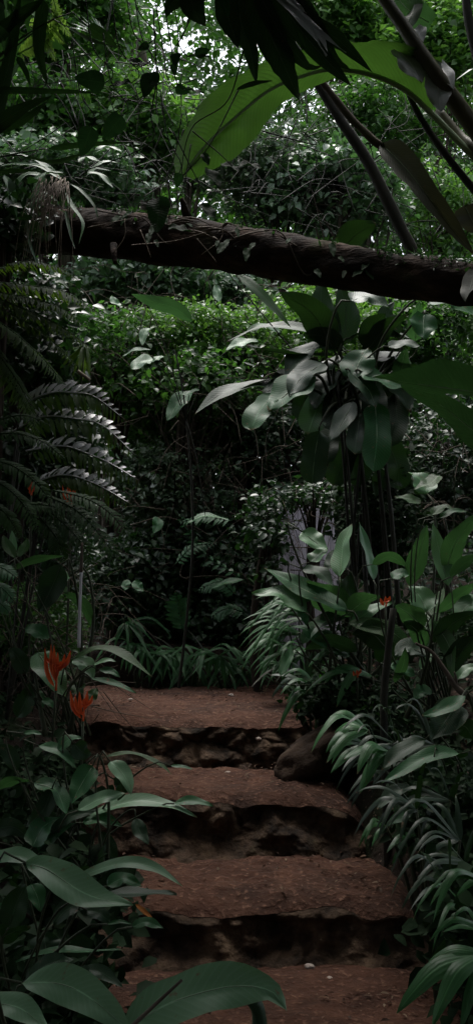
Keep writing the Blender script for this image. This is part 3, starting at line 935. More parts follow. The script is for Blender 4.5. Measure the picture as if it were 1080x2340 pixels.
# ---- the dark broad-leaved clump in the middle right
c = plant('broad_leaf_plant', 'tall dark plant with drooping grey broad leaves hanging below the log', 'plant', 800, 6.5)
bs = (790, 930)
CL = [
    ([(708, 858), (662, 893), (612, 938)], 74, 'gray', 'ovate', 'd'),
    ([(625, 900), (592, 940), (574, 983)], 56, 'gray', 'oblong', 'd'),
    ([(752, 888), (722, 938), (702, 992)], 64, 'pale', 'oblong', 'v'),
    ([(856, 920), (860, 1000), (851, 1078)], 62, 'gray', 'oblong', 'v'),
    ([(822, 945), (808, 1038)], 46, 'mid', 'oblong', 'v'),
    ([(806, 918), (780, 965), (753, 1008)], 44, 'mid', 'lance', 'd'),
    ([(728, 985), (718, 1045), (712, 1106)], 58, 'mid', 'oblong', 'f'),
    ([(868, 1070), (866, 1100), (857, 1136)], 36, 'dark', 'lance', 'f'),
    ([(808, 862), (818, 830), (840, 795)], 84, 'gray', 'wide', 'd'),
    ([(828, 852), (882, 876), (934, 888)], 58, 'gray', 'ovate', 'd'),
    ([(840, 852), (790, 866), (730, 893)], 26, 'dark', 'lance', 'd'),
    ([(745, 790), (692, 806), (652, 862)], 56, 'dark', 'ovate', 'd'),
    ([(790, 818), (748, 836), (706, 872)], 46, 'dark', 'ovate', 'd'),
    ([(800, 688), (842, 678), (888, 705)], 50, 'mid', 'ovate', 'd'),
    ([(968, 718), (966, 745), (967, 774)], 66, 'gray', 'wide', 'd'),
    ([(800, 772), (858, 748), (938, 774)], 40, 'dark', 'lance', 'u'),
    ([(885, 792), (925, 786), (962, 792)], 30, 'mid', 'lance', 'd'),
    ([(975, 688), (1035, 692), (1090, 728)], 52, 'gray', 'ovate', 'd'),
    ([(548, 628), (606, 682), (664, 748)], 26, 'green', 'strap', 'l'),
    ([(762, 800), (712, 716), (640, 668)], 74, 'dark', 'lance', 'b'),
    ([(770, 790), (735, 720), (735, 640)], 70, 'dark', 'lance', 'f'),
    ([(780, 790), (790, 720), (775, 650)], 66, 'dark', 'lance', 'f'),
    ([(790, 800), (700, 752), (600, 748), (518, 780)], 28, 'dark', 'lance', 'd'),
    ([(760, 812), (650, 808), (562, 788)], 36, 'dark', 'lance', 'u'),
    ([(690, 862), (620, 850), (555, 828)], 28, 'dark', 'lance', 'u'),
    ([(640, 882), (580, 880), (505, 900), (443, 948)], 38, 'dark', 'lance', 'd'),
    ([(700, 868), (620, 868), (535, 892)], 22, 'dark', 'lance', 'u'),
    ([(948, 780), (950, 740), (958, 688)], 42, 'green', 'ovate', 'b'),
    ([(915, 870), (918, 830), (926, 795)], 42, 'green', 'ovate', 'b'),
    ([(830, 810), (880, 750), (930, 720)], 46, 'dark', 'lance', 'b'),
    ([(905, 770), (880, 720), (900, 690)], 50, 'dark', 'ovate', 'f'),
    ([(760, 860), (790, 905), (800, 960)], 60, 'dark', 'ovate', 'f'),
    ([(700, 900), (690, 940), (720, 985)], 50, 'dark', 'ovate', 'f'),
    ([(840, 900), (890, 920), (915, 990)], 56, 'dark', 'lance', 'f'),
    ([(800, 1000), (780, 1060), (760, 1110)], 56, 'dark', 'oblong', 'f'),
    ([(880, 1000), (905, 1060), (910, 1120)], 56, 'dark', 'oblong', 'f'),
    ([(700, 830), (640, 870), (600, 905)], 44, 'dark', 'lance', 'd'),
    ([(770, 850), (735, 885), (716, 935)], 64, 'dark', 'ovate', 'd'), ([(830, 870), (850, 915), (852, 970)], 66, 'dark', 'oblong', 'v'), ([(880, 860), (915, 890), (935, 940)], 60, 'dark', 'ovate', 'd'),
    ([(790, 880), (770, 930), (765, 990)], 66, 'dark', 'oblong', 'v'), ([(740, 830), (690, 860), (660, 905)], 60, 'mid', 'ovate', 'd'), ([(850, 820), (900, 815), (945, 840)], 48, 'dark', 'lance', 'd'),
    ([(780, 800), (740, 770), (690, 765)], 50, 'dark', 'lance', 'b'), ([(840, 800), (850, 750), (880, 715)], 56, 'dark', 'lance', 'b'), ([(760, 960), (745, 1010), (742, 1060)], 60, 'dark', 'oblong', 'v'),
    ([(830, 990), (820, 1050), (812, 1110)], 64, 'dark', 'oblong', 'f'), ([(800, 850), (840, 890), (858, 930)], 50, 'mid', 'ovate', 'd'), ([(900, 900), (905, 960), (890, 1020)], 56, 'dark', 'oblong', 'v'),
]
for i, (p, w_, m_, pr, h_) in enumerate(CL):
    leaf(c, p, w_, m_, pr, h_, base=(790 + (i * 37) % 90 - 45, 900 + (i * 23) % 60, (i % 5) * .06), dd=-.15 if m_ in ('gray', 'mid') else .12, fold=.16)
for i in range(12):
    mb = MB(); rr = random.Random(i)
    x0 = rr.uniform(770, 920); x1 = rr.uniform(760, 860)
    tube(mb, [W(c, (x0, 1430, rr.uniform(-.1, .5))), W(c, (x0 * .6 + x1 * .4, 1150, rr.uniform(-.1, .4))), W(c, (x1, 870, rr.uniform(0, .3)))], rr.uniform(.008, .024), .008, seg=7, n=14, bump=.06)
    mb.build('cane', M['darkstem'], c)

# big leaves coming in from the right edge
c = plant('banana_plant', 'young banana plant at the right edge, two big leaves reaching in under the log', 'plant', 1230, 4.6)
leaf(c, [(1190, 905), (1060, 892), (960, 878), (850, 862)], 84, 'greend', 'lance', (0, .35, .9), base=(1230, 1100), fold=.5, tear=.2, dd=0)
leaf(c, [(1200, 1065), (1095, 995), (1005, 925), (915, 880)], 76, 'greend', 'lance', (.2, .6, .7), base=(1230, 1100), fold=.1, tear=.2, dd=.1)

# ---- the tall banana at the top right
c = plant('banana_plant', 'tall banana plant at the top right, one big backlit leaf arching over the log', 'plant', 1300, 4.9)
c['_d'] = 4.9
mid = [(1120, 400), (1060, 340), (985, 262), (925, 208), (850, 173), (760, 160), (690, 175), (610, 210), (520, 285), (455, 350), (405, 425)]
P = [W(c, (x, y, .3 - i * .04)) for i, (x, y) in enumerate(mid)]
mb = MB()
up_prof = lambda u: 0
q = spline(P[2:], 60)
LO = [(990, 268), (930, 216), (855, 182), (790, 172), (715, 200), (640, 240), (575, 325), (520, 372), (440, 410)]
UP = [(1010, 130), (905, 96), (800, 95), (735, 108), (670, 118), (590, 148), (485, 208), (430, 285), (394, 356)]
# upper and lower halves follow their own outlines; the blade sags away from the midrib
lo = spline([W(c, (x, y, .36 - i * .045)) for i, (x, y) in enumerate(LO)], 60)
upn = spline([W(c, (x, y, -.02 - i * .045)) for i, (x, y) in enumerate(UP)], 60)
V, U = [], []
mm = 6
for i in range(60):
    for j in range(2 * mm + 1):
        s = j / mm - 1
        e = lo[i] if s < 0 else upn[i]
        a = abs(s)
        kk = 1 - (.1 * max(0, noise.noise(Vector((i * .31, (s > 0) * 5, 0)))) + .16 * max(0, noise.noise(Vector((i * .9, (s > 0) * 5, 7))) - .25)) if a > .6 else 1
        p = q[i].lerp(e, a * kk) + Vector((0, -.03 * math.sin(a * 3.14) + .012 * noise.noise(Vector((i * .35, s * 2, 1))), .02 * math.sin(a * 3.1)))
        V.append(p); U.append((i / 59, j / (2 * mm)))
F = [(i * (2 * mm + 1) + j, i * (2 * mm + 1) + j + 1, (i + 1) * (2 * mm + 1) + j + 1, (i + 1) * (2 * mm + 1) + j) for i in range(59) for j in range(2 * mm)]
mb.add(V, F, U)
o = mb.build('leaf', M['banana'], c)
o['label'] = 'big backlit yellow-green banana leaf drooping at its tip'
mb = MB(); tube(mb, [p + Vector((0, -.008, 0)) for p in P], .02, .005, seg=8, n=60)
mb.build('midrib', M['rib_lime'] if 'rib_lime' in M else M['rib'], o)
# half folded over near the leaf base, its gloss painted as a whitish colour
for pts, w_ in (([(905, 112), (935, 140), (960, 190)], 72), ([(965, 60), (955, 85), (962, 108)], 34), ([(985, 170), (1000, 205), (1005, 255)], 62), ([(995, 135), (1015, 160), (1035, 205)], 34)):
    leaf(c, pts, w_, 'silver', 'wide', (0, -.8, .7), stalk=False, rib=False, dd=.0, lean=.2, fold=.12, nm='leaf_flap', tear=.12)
for pts, r0, r1, mt, nm in (([(850, -40, 0), (920, 60, 0), (1000, 180, 0), (1110, 330, .1)], .03, .05, 'petiole', 'leaf_stalk'),
                            ([(925, 196, .3), (960, 270, .3), (1030, 370, .3), (1120, 480, .3)], .016, .024, 'darkstem', 'leaf_stalk'),
                            ([(1060, -30, .2), (1072, 60, .2), (1100, 170, .2)], .022, .03, 'darkstem', 'leaf_stalk'),
                            ([(1000, 250, .35), (1050, 310, .3), (1110, 370, .2), (1250, 620, .2)], .022, .032, 'petiole', 'leaf_stalk')):
    mb = MB(); tube(mb, [W(c, p) for p in pts], r0, r1, seg=10, n=24, bump=.04); mb.build(nm, M[mt], c)
leaf(c, [(985, 55), (930, 20), (880, -40)], 70, 'green', 'wide', (.3, .5, .7), stalk=False, dd=.1)
leaf(c, [(925, 60), (945, 10), (930, -60)], 46, 'banana', 'wide', (.3, .5, .7), stalk=False, dd=.05)
mb = MB(); tube(mb, [Vector(c['_b']) + Vector((0, 0, -.1)), W(c, (1290, 900)), W(c, (1250, 600))], .13, .08, seg=14, n=24, bump=.05)
mb.build('trunk', M['petiole'], c)
# withered leaf hanging along its stalk
c = plant('withered_leaf', 'withered banana leaf stalk slanting down to the log, a curled grey leaf on it', 'dead leaf', 900, 5.3, 570)
mb = MB(); tube(mb, [W(c, p) for p in ((700, 140), (745, 200), (800, 270), (850, 318), (872, 335))], .018, .022, seg=9, n=22, bump=.25); mb.build('stalk', M['twig'], c)
leaf(c, [(868, 328), (915, 372), (970, 440), (1030, 520), (1090, 590)], 62, 'dry', 'strap', (-.4, -.7, .3), stalk=False, fold=.6, tear=.3, dd=0)
leaf(c, [(1060, 470), (1075, 500), (1095, 535)], 70, 'dry', 'ovate', 'f', stalk=False, dd=-.1)
leaf(c, [(1085, 610), (1075, 650), (1062, 690)], 46, 'dry', 'lance', 'l', stalk=False, dd=-.25)
c = plant('slim_tree', 'thin dark trunk leaning down onto the right part of the log', 'tree', 940, 5.75, 575)
mb = MB(); tube(mb, [W(c, p) for p in ((955, 600), (900, 490), (840, 370), (775, 270), (715, 175), (640, 60), (590, -60))], .038, .028, seg=12, n=40, bump=.12); mb.build('trunk', M['darkstem'], c)
leaf(c, [(775, 575), (815, 535), (858, 510)], 70, 'dark', 'wide', 'b', stalk=False, dd=-.1)
o = None

# ---- dark leaves hanging from above in the middle top
c = plant('hanging_plant', 'dark drooping pointed leaves hanging in front of the big banana leaf at the top', 'plant', 620, 3.9, -140)
c['_d'] = 3.9
for pts, w_, m_, pr, h_ in [
    ([(560, -60), (600, 40), (640, 130), (684, 232)], 78, 'dark', 'lance', 'b'),
    ([(545, -60), (548, 40), (570, 110), (586, 192)], 50, 'dark', 'lance', 'b'),
    ([(520, -60), (520, 30), (545, 110)], 60, 'dark', 'lance', 'b'),
    ([(600, -60), (650, 20), (720, 110), (803, 198)], 54, 'dark', 'lance', 'b'),
    ([(640, -60), (700, 40), (770, 90), (850, 165)], 46, 'dark', 'lance', 'b'),
    ([(660, -40), (710, 40), (760, 130), (800, 160)], 40, 'dark', 'lance', 'b'),
    ([(600, -50), (650, 10), (700, 60), (745, 128)], 34, 'silver', 'lance', 'd'),  # whitish leaves stand for sky sheen on the dark ones
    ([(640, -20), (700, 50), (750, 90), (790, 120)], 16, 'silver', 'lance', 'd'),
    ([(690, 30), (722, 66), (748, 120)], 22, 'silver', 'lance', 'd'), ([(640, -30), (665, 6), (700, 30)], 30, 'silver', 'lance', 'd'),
    ([(440, -60), (440, 10), (470, 60)], 66, 'dark', 'lance', 'b'),
    ([(505, -40), (510, 0), (522, 42)], 30, 'gray', 'lance', 'd'),
    ([(500, -60), (400, 0), (380, 40)], 60, 'dark', 'lance', 'b'),
    ([(540, 205), (575, 192), (622, 184)], 12, 'dark', 'lance', 'b'),
    ([(570, -60), (630, 60), (700, 150), (735, 150)], 44, 'dark', 'lance', 'b'),
    ([(540, -60), (570, 20), (600, 90), (615, 120)], 50, 'dark', 'lance', 'b'),
]:
    leaf(c, pts, w_, m_, pr, h_, stalk=False, fold=.14, tear=.25, dd=-.45 if m_ == 'silver' else None)
mb = MB(); tube(mb, [W(c, (380, -150, .3)), W(c, (600, -80)), W(c, (760, -150, .2))], .03, .02, seg=8); mb.build('branch', M['darkstem'], c)

# ---- climbing creeper in front of the banana leaf
c = plant('creeper_vine', 'thin creeper with dark heart-shaped leaves trailing over the banana leaf tip', 'vine', 430, 4.1, 420)
V_ = [[(560, 100), (520, 230), (440, 290), (415, 390), (430, 420)], [(545, 205), (480, 330), (420, 400)], [(440, 300), (500, 350), (530, 380)], [(360, 180), (345, 260), (340, 330), (170, 400)],
      [(395, 300), (420, 350), (460, 430)], [(350, 20), (358, 180), (356, 260)], [(600, 300), (720, 330), (690, 300)]]
mb = MB()
for v_ in V_: tube(mb, [W(c, p) for p in v_], .0035, .002, seg=5, n=24)
mb.build('stem', M['darkstem'], c)
for x, y, s_, a in ((475, 385, 44, 60), (505, 375, 40, 20), (545, 375, 46, 10), (465, 350, 26, 70), (365, 450, 70, 95), (385, 520, 44, 10), (330, 150, 40, 200), (350, 165, 52, 110), (405, 120, 28, 100), (430, 130, 40, 0),
                    (445, 125, 30, 340), (340, 100, 24, 150), (420, 205, 40, 10), (400, 200, 30, 20), (410, 395, 30, 100), (460, 465, 40, 50), (395, 145, 24, 80), (300, 190, 44, 170), (240, 190, 60, 190), (280, 265, 60, 130), (210, 290, 60, 110)):
    ca, sa = math.cos(math.radians(a)), math.sin(math.radians(a))
    o = leaf(c, [(x, y), (x + s_ * .6 * ca, y + s_ * .6 * sa), (x + s_ * 1.2 * ca, y + s_ * 1.2 * sa)], s_ * .8, 'creeper', 'ovate', 'd' if s_ % 3 else 'b', stalk=False, rib=False, dd=0)
    if x > 440: continue
    mb = MB(); sx = 30 if int(x) % 2 else -26
    tube(mb, [W(c, (x, y)), W(c, (x - ca * 20, y - 24)), W(c, (x + sx, y - 80, .05)), W(c, (x + sx * 1.7, y - 190, .1))], .0025, .003, seg=5, n=14); mb.build('stalk', M['darkstem'], o)

# ---- top left: dark straps, lit fern, palm fan
c = plant('palm', 'dark strappy palm crown at the top left, pale fan leaf behind it', 'plant', -60, 4.6)
for pts, w_, m_, h_ in [
    ([(-60, 420), (20, 150), (50, -30)], 46, 'dark', 'f'), ([(-70, 330), (50, 250), (118, 220)], 40, 'dark', 'b'), ([(-60, 205), (100, 208), (240, 212)], 16, 'dark', 'b'),
    ([(-60, 400), (60, 392), (150, 398)], 18, 'dark', 'u'), ([(-60, 300), (40, 280), (110, 232)], 30, 'dark', 'b'), ([(100, 0), (90, 110), (110, 200)], 34, 'dark', 'f'),
    ([(-20, 210), (20, 180), (52, 132)], 20, 'pale', 'd'), ([(-40, 60), (10, 90), (14, 130)], 40, 'green', 'b'), ([(40, 130), (60, 165), (70, 200)], 16, 'dark', 'f'),
    ([(-60, 120), (20, 60), (110, -10)], 40, 'dark', 'f'), ([(200, 60), (240, 85), (270, 110)], 30, 'dark', 'b'), ([(110, 340), (200, 330), (300, 325)], 14, 'dark', 'b'),
    ([(150, 60), (210, 95), (290, 110)], 22, 'dark', 'u'), ([(60, 360), (130, 372), (230, 340)], 20, 'dark', 'u')]:
    leaf(c, pts, w_, m_, 'strap', h_, base=(-140, 420), rib=False)
mb = MB(); tube(mb, [Vector(c['_b']), W(c, (-110, 900)), W(c, (-110, 420))], .12, .09, seg=12, n=18, bump=.15); mb.build('trunk', M['treebark'], c)
c2 = plant('creeper_vine', 'thin vine winding along the fallen log with small dark leaves and loose ends', 'vine', 700, 5.5, 560)
mb = MB(); rr = random.Random(31)
for k_ in range(7):
    x0 = 220 + k_ * 105; ys = [np.interp(x0 + j_ * 55, [60, 300, 480, 700, 900, 1120], [470, 488, 508, 545, 582, 612]) for j_ in range(5)]
    tube(mb, [W(c2, (x0 + j_ * 55, ys[j_] + rr.uniform(-6, 90) * (1 if j_ % 2 else .3), (.26 if x0 < 500 else .02) - .03)) for j_ in range(5)], .005, .003, seg=5, n=26)
mb.build('stem', M['twig'], c2)
for k_ in range(26):
    x_ = rr.uniform(200, 1000); y_ = np.interp(x_, [60, 300, 480, 700, 900, 1120], [475, 495, 515, 552, 588, 618]) + rr.uniform(-14, 60); a_ = rr.uniform(.6, 2.6); l_ = rr.uniform(16, 34)
    leaf(c2, [(x_, y_, .0), (x_ + l_ * .5 * math.cos(a_), y_ + l_ * .5 * math.sin(a_)), (x_ + l_ * math.cos(a_), y_ + l_ * math.sin(a_))], l_ * .55, 'creeper', 'ovate', 'd', stalk=False, rib=False, dd=.15 if x_ < 480 else -.12)

c2 = plant('climbing_fern', 'small fern with lit yellow-green fronds at the top left corner', 'fern', 40, 6.3, 180)
for pts, L in (([(40, 125), (90, 95), (140, 45)], 30), ([(70, 60), (105, 95), (130, 140)], 26), ([(60, 50), (110, 60), (150, 100)], 24), ([(115, 20), (140, 50), (165, 85)], 22), ([(120, -10), (130, 30), (128, 70)], 20)):
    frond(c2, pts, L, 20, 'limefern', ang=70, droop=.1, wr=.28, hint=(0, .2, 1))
c3 = plant('palm', 'grey fan palm leaf in the shade at the top left behind a dark leaf', 'plant', 270, 6.5, -150)
rr = random.Random(4)
fan(c3, (240, 92), [(x, y, rr.uniform(-.1, .1), 9) for x, y in ((160, 52), (166, 45), (175, 38), (185, 34), (196, 32), (207, 34), (217, 40), (226, 48), (234, 58), (158, 62))], 10, 'gray', droop=.05, base=(300, -150))
for lab, pts, r0, dd in (('dark tree trunk rising at the top left, behind the climbing creeper', [(345, 480), (325, 200), (298, 60), (270, -120)], .17, 13),):
    t = plant('slim_tree', lab, 'tree', pts[0][0], dd)
    mb = MB(); tube(mb, [Vector(t['_b']) + Vector((0, 0, -.1))] + [W(t, p) for p in pts], r0 * 1.15, r0 * .7, seg=12, n=40, bump=.12); mb.build('trunk', M['treebark'], t)

# ---- tangle of twigs and vines in the middle distance
def tangle(name, label, cat, x0, y0, x1, y1, d, n, seed, r=.004, m='twig'):
    rr = random.Random(seed)
    t = MB()
    for i in range(n):
        x, y, dz = rr.uniform(x0, x1), rr.uniform(y0, y1), rr.uniform(-.5, .5)
        a = rr.uniform(0, 6.28); L = rr.uniform(40, 190)
        p = [(x, y), (x + L * .5 * math.cos(a) + rr.uniform(-20, 20), y + L * .5 * math.sin(a) + rr.uniform(-20, 20)), (x + L * math.cos(a), y + L * math.sin(a) + rr.uniform(0, 40))]
        tube(t, [at(px, py, d + dz + k * .1) for k, (px, py) in enumerate(p)], r * rr.uniform(.5, 1.4), r * .4, seg=4, n=9)
    cc = at((x0 + x1) / 2, (y0 + y1) / 2, d)
    o = t.build(name, M[m], None, base=cc)
    return tag(o, label, cat, None, 'stuff')


tangle('twig_thicket', None, None, 230, 850, 640, 1330, 8.6, 190, 1)
tangle('vine_tangle', None, None, 150, 380, 700, 480, 6.6, 60, 2, .004, 'darkstem')
tangle('vine_tangle', None, None, 560, 250, 1080, 560, 9, 130, 3, .005, 'darkstem')
tangle('twig_thicket', None, None, 640, 950, 1080, 1330, 7.6, 150, 4)
tangle('twig_thicket', None, None, 150, 600, 640, 830, 8.8, 90, 5)
tangle('twig_thicket', None, None, 0, 1330, 250, 1640, 5.6, 120, 6, .003)
tangle('vine_tangle', None, None, 0, 100, 480, 420, 9, 120, 7, .006, 'darkstem')

# ---- strappy epiphyte on the left end of the log
c = plant('strap_leaf_epiphyte', 'grey strap-leaved clump with dry hanging strands growing on the left of the log', 'plant', 120, 5.85, 455)
E = [([(150, 400), (110, 395), (70, 420), (50, 460)], 14), ([(150, 400), (100, 400), (80, 450), (70, 500)], 16), ([(140, 410), (90, 380), (40, 380), (-20, 400)], 13), ([(150, 440), (165, 470), (190, 510), (180, 560)], 11),
     ([(130, 400), (80, 365), (20, 350), (-30, 360)], 14), ([(60, 480), (70, 560), (90, 610), (92, 640)], 9), ([(120, 440), (60, 470), (10, 475), (-30, 490)], 12), ([(100, 400), (60, 400), (30, 430), (10, 470)], 15),
     ([(160, 420), (190, 440), (215, 470), (225, 500)], 9), ([(150, 480), (160, 530), (172, 570)], 8), ([(10, 400), (30, 440), (40, 500)], 16), ([(80, 470), (100, 440), (130, 460)], 12), ([(0, 380), (60, 375), (120, 385)], 14),
     ([(200, 400), (240, 370), (300, 380)], 12), ([(200, 395), (230, 400), (260, 430)], 12), ([(170, 390), (220, 385), (290, 400)], 10), ([(220, 350), (240, 335), (280, 345)], 16), ([(180, 370), (200, 360), (240, 375)], 14)]
for p, w_ in E:
    leaf(c, [(x, y, -.12) for x, y in p], w_, 'pale' if w_ > 10 else 'gray', 'strap', 'd', stalk=False, rib=False, n=14, nx=4)
mb = MB(); rr = random.Random(8)
for i in range(46):
    x, y = rr.uniform(90, 160), rr.uniform(400, 430)
    L = rr.uniform(60, 230); k = rr.uniform(-.5, .1)
    tube(mb, [W(c, (x, y, -.15)), W(c, (x + k * L * .5, y + L * .35, -.28)), W(c, (x + k * L * .8, y + L, -.25))], .0035, .0015, seg=4, n=10)
mb.build('dry_strands', M['straw'], c)
mb = MB(); rr = random.Random(9)
for p in ([(285, 500), (285, 540), (262, 575)], [(320, 525), (335, 560), (345, 588)], [(505, 510), (505, 545), (460, 582)], [(200, 520), (270, 505), (300, 500)], [(300, 560), (400, 550), (470, 530)], [(450, 545), (480, 580), (495, 600)]):
    tube(mb, [W(c, (x, y, -.3)) for x, y in p], .003, .002, seg=4, n=12)
tag(mb.build('hanging_root', M['straw'], None, base=W(c, (350, 540))), 'pale thin roots hanging down the front of the log', 'root')

# ---- ferns at the left
c = plant('tree_fern', 'dark tree fern at the left edge under the log, broad backlit fronds', 'fern', -60, 5.2)
for p, L in (([(-60, 640), (60, 652), (150, 668), (225, 715)], 60), ([(-70, 660), (40, 700), (130, 740), (215, 800)], 62), ([(-70, 690), (20, 750), (90, 810), (150, 880)], 60), ([(-60, 640), (40, 600), (130, 610), (180, 640)], 40),
             ([(-70, 720), (-10, 800), (40, 870), (80, 950)], 56), ([(-70, 680), (30, 720), (110, 770), (180, 840)], 50), ([(-60, 660), (60, 680), (140, 705), (210, 760)], 50), ([(-70, 760), (10, 850), (60, 930), (90, 1010)], 50)):
    frond(c, p, L, 46, 'darkfern', ang=72, droop=.4, wr=.125, hint=(.2, -.2, 1), dd=random.uniform(-.2, .3))
mb = MB(); tube(mb, [Vector(c['_b']), W(c, (-90, 1000)), W(c, (-75, 690))], .09, .07, seg=12, n=18, bump=.2); mb.build('trunk', M['bark'], c)
c = plant('silvery_fern', 'fern with four arching silvery white fronds against the dark, left of centre', 'fern', 60, 6.0)
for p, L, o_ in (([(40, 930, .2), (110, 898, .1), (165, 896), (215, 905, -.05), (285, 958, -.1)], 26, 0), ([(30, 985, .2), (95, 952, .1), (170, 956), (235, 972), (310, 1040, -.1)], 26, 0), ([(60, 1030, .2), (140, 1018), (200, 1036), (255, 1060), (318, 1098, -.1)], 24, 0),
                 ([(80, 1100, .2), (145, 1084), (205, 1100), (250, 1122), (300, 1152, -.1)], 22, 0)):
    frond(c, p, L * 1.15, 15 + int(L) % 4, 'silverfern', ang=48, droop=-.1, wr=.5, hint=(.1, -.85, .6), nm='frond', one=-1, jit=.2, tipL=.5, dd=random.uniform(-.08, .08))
    frond(c, [(x + 4, y + 3) for x, y, *_ in p], L * 1.5, 24, 'darkfern', ang=60, droop=.6, wr=.26, hint=(.1, -.75, .7), nm='frond', one=1, jit=.2)  # lower leaflet row of the same frond, its shade painted by darker leaves
mb = MB()
for y in (930, 985, 1030, 1100): tube(mb, [Vector(c['_b']), W(c, (20, 1250)), W(c, (45, y, .2))], .012, .006, seg=6, n=14)
mb.build('stem', M['darkstem'], c)
for lab, d_, FR in (('dark fern hanging below the silvery fern', 5.7, [([(100, 1130), (180, 1170), (250, 1250), (280, 1310)], 34), ([(90, 1150), (150, 1200), (200, 1260), (215, 1330)], 32), ([(120, 1120), (200, 1140), (260, 1180), (300, 1240)], 30), ([(90, 1180), (130, 1230), (150, 1290)], 28), ([(60, 1150), (130, 1160), (200, 1200)], 28)]),
                    ('grey fern at the left edge below the tree fern', 5.0, [([(-50, 1050), (20, 1060), (80, 1100), (120, 1150)], 34), ([(-50, 1090), (10, 1110), (60, 1160), (90, 1220)], 32), ([(-50, 1000), (30, 990), (100, 1010), (150, 1050)], 32), ([(-50, 1140), (10, 1170), (50, 1230)], 30), ([(-60, 1000), (0, 960), (60, 950), (110, 970)], 28)]),
                    ('pale fern at the left edge beside a blue-grey leaf', 4.6, [([(-50, 1290), (0, 1295), (40, 1320)], 30), ([(-50, 1330), (0, 1340), (35, 1375)], 30), ([(-50, 1360), (-10, 1370), (25, 1400)], 26)])):
    c = plant('fern', lab, 'fern', 20 if d_ > 5 else -40, d_)
    for p, L in FR: frond(c, p, L, 24, 'fern' if d_ > 4.8 else 'gray', ang=65, droop=.3, wr=.22, hint=(.1, -.6, .8))
    mb = MB()
    for p, L in FR: tube(mb, [Vector(c['_b']), Vector(c['_b']).lerp(W(c, p[0]), .6), W(c, p[0])], .009, .005, seg=5, n=10)
    mb.build('stem', M['darkstem'], c)
c = plant('palm', 'small yellow-green palm tuft between the tree fern and the silvery fern', 'plant', 140, 6.6)
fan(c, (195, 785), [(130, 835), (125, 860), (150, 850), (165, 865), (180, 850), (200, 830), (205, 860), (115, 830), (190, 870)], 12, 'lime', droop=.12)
c = plant('dead_leaf', 'short bare grey twig slanting among the left ferns', 'twig', 190, 6.2, 870)
mb = MB(); tube(mb, [W(c, (178, 848)), W(c, (192, 858)), W(c, (206, 868))], .012, .01, seg=6); mb.build('twig', M['straw'], c)

c = plant('shrub', 'thin shrub with a few large pale leaves in front of the small-leaved bush', 'shrub', 400, 8.0)
for p, w_, m_, h_ in [([(352, 822), (325, 828), (300, 846)], 34, 'pale', 'd'), ([(375, 815), (360, 820), (348, 828)], 16, 'pale', 'd'), ([(440, 895), (412, 915), (382, 962)], 36, 'gray', 'd'), ([(455, 890), (430, 900), (405, 905)], 20, 'gray', 'd'),
    ([(480, 788), (440, 792), (395, 800)], 26, 'dark', 'u'), ([(345, 800), (310, 800), (280, 815)], 14, 'gray', 'd'), ([(440, 735), (400, 705), (350, 690), (300, 672)], 34, 'green', 'b'), ([(345, 750), (330, 760), (325, 790)], 20, 'pale', 'd'),
    ([(430, 1195), (470, 1178), (525, 1190)], 14, 'pale', 'd'), ([(355, 1180), (360, 1200), (350, 1220)], 26, 'gray', 'd'), ([(310, 1325), (315, 1340), (328, 1352)], 22, 'gray', 'd'), ([(300, 1330), (290, 1335), (285, 1350)], 20, 'gray', 'd'), ([(560, 1325), (520, 1330), (480, 1345)], 14, 'gray', 'd'),
    ([(590, 780), (550, 785), (515, 800)], 30, 'pale', 'd'), ([(640, 760), (600, 745), (560, 760)], 22, 'gray', 'd'), ([(275, 700), (262, 690), (255, 675)], 18, 'pale', 'd'), ([(500, 690), (495, 665), (490, 650)], 20, 'pale', 'd')]:
    leaf(c, p, w_, m_, 'lance', h_, stalk=False)
mb = MB(); tube(mb, [Vector(c['_b']), W(c, (440, 1250)), W(c, (425, 950)), W(c, (400, 800))], .014, .006, seg=6, n=16)
for e_ in ((345, 825), (440, 895), (520, 800), (330, 680), (470, 1185)): tube(mb, [W(c, (425, 960)), W(c, ((425 + e_[0]) / 2, (930 + e_[1]) / 2 - 15)), W(c, e_)], .006, .003, seg=5, n=10)
mb.build('stem', M['darkstem'], c)
c = plant('shrub', 'low shrub with a spray of small pale leaves above the path end grass', 'shrub', 540, 8.1)
for p, L in (([(560, 1330), (520, 1300), (470, 1270), (410, 1180), (430, 1190)], 24), ([(540, 1360), (500, 1330), (450, 1350)], 30), ([(560, 1400), (520, 1390), (480, 1410)], 30), ([(530, 1190), (470, 1180), (405, 1195)], 26), ([(400, 1290), (440, 1250), (500, 1240)], 26), ([(420, 1440), (410, 1400), (400, 1350)], 36)):
    frond(c, p, L, 12, 'gray', ang=55, droop=.3, wr=.3, hint=(0, -.6, .8))

# scarlet flowers among the ferns
def flower(label, tips, base, d, w, px):
    c = plant('heliconia_flower', label, 'flower', px, d)
    for k_, t in enumerate(tips):
        yb = base[1] + (min(q_[1] for q_ in tips) - base[1]) * (.08 + .55 * k_ / len(tips)); top = t[1] if t[1] < yb - 12 else yb - 14
        leaf(c, [(base[0] + (4 if k_ % 2 else -4), yb), (base[0] + (t[0] - base[0]) * .75, yb + (top - yb) * .35), (t[0], top)], w * .8, 'orange', 'lance', 'v', stalk=False, rib=False, fold=.6, lean=0, dd=0, n=12, nx=4, nm='bract')
    mb = MB(); tube(mb, [Vector(c['_b']), Vector(c['_b']).lerp(W(c, base), .6), W(c, base)], .008, .006, seg=6, n=10); mb.build('stem', M['stem'], c)
    mb = MB(); tube(mb, [W(c, base), W(c, (base[0] + 3, base[1] * .5 + .5 * min(q_[1] for q_ in tips)))], .006, .003, seg=6, n=8); mb.build('rachis', M['orange'], c)
    return c


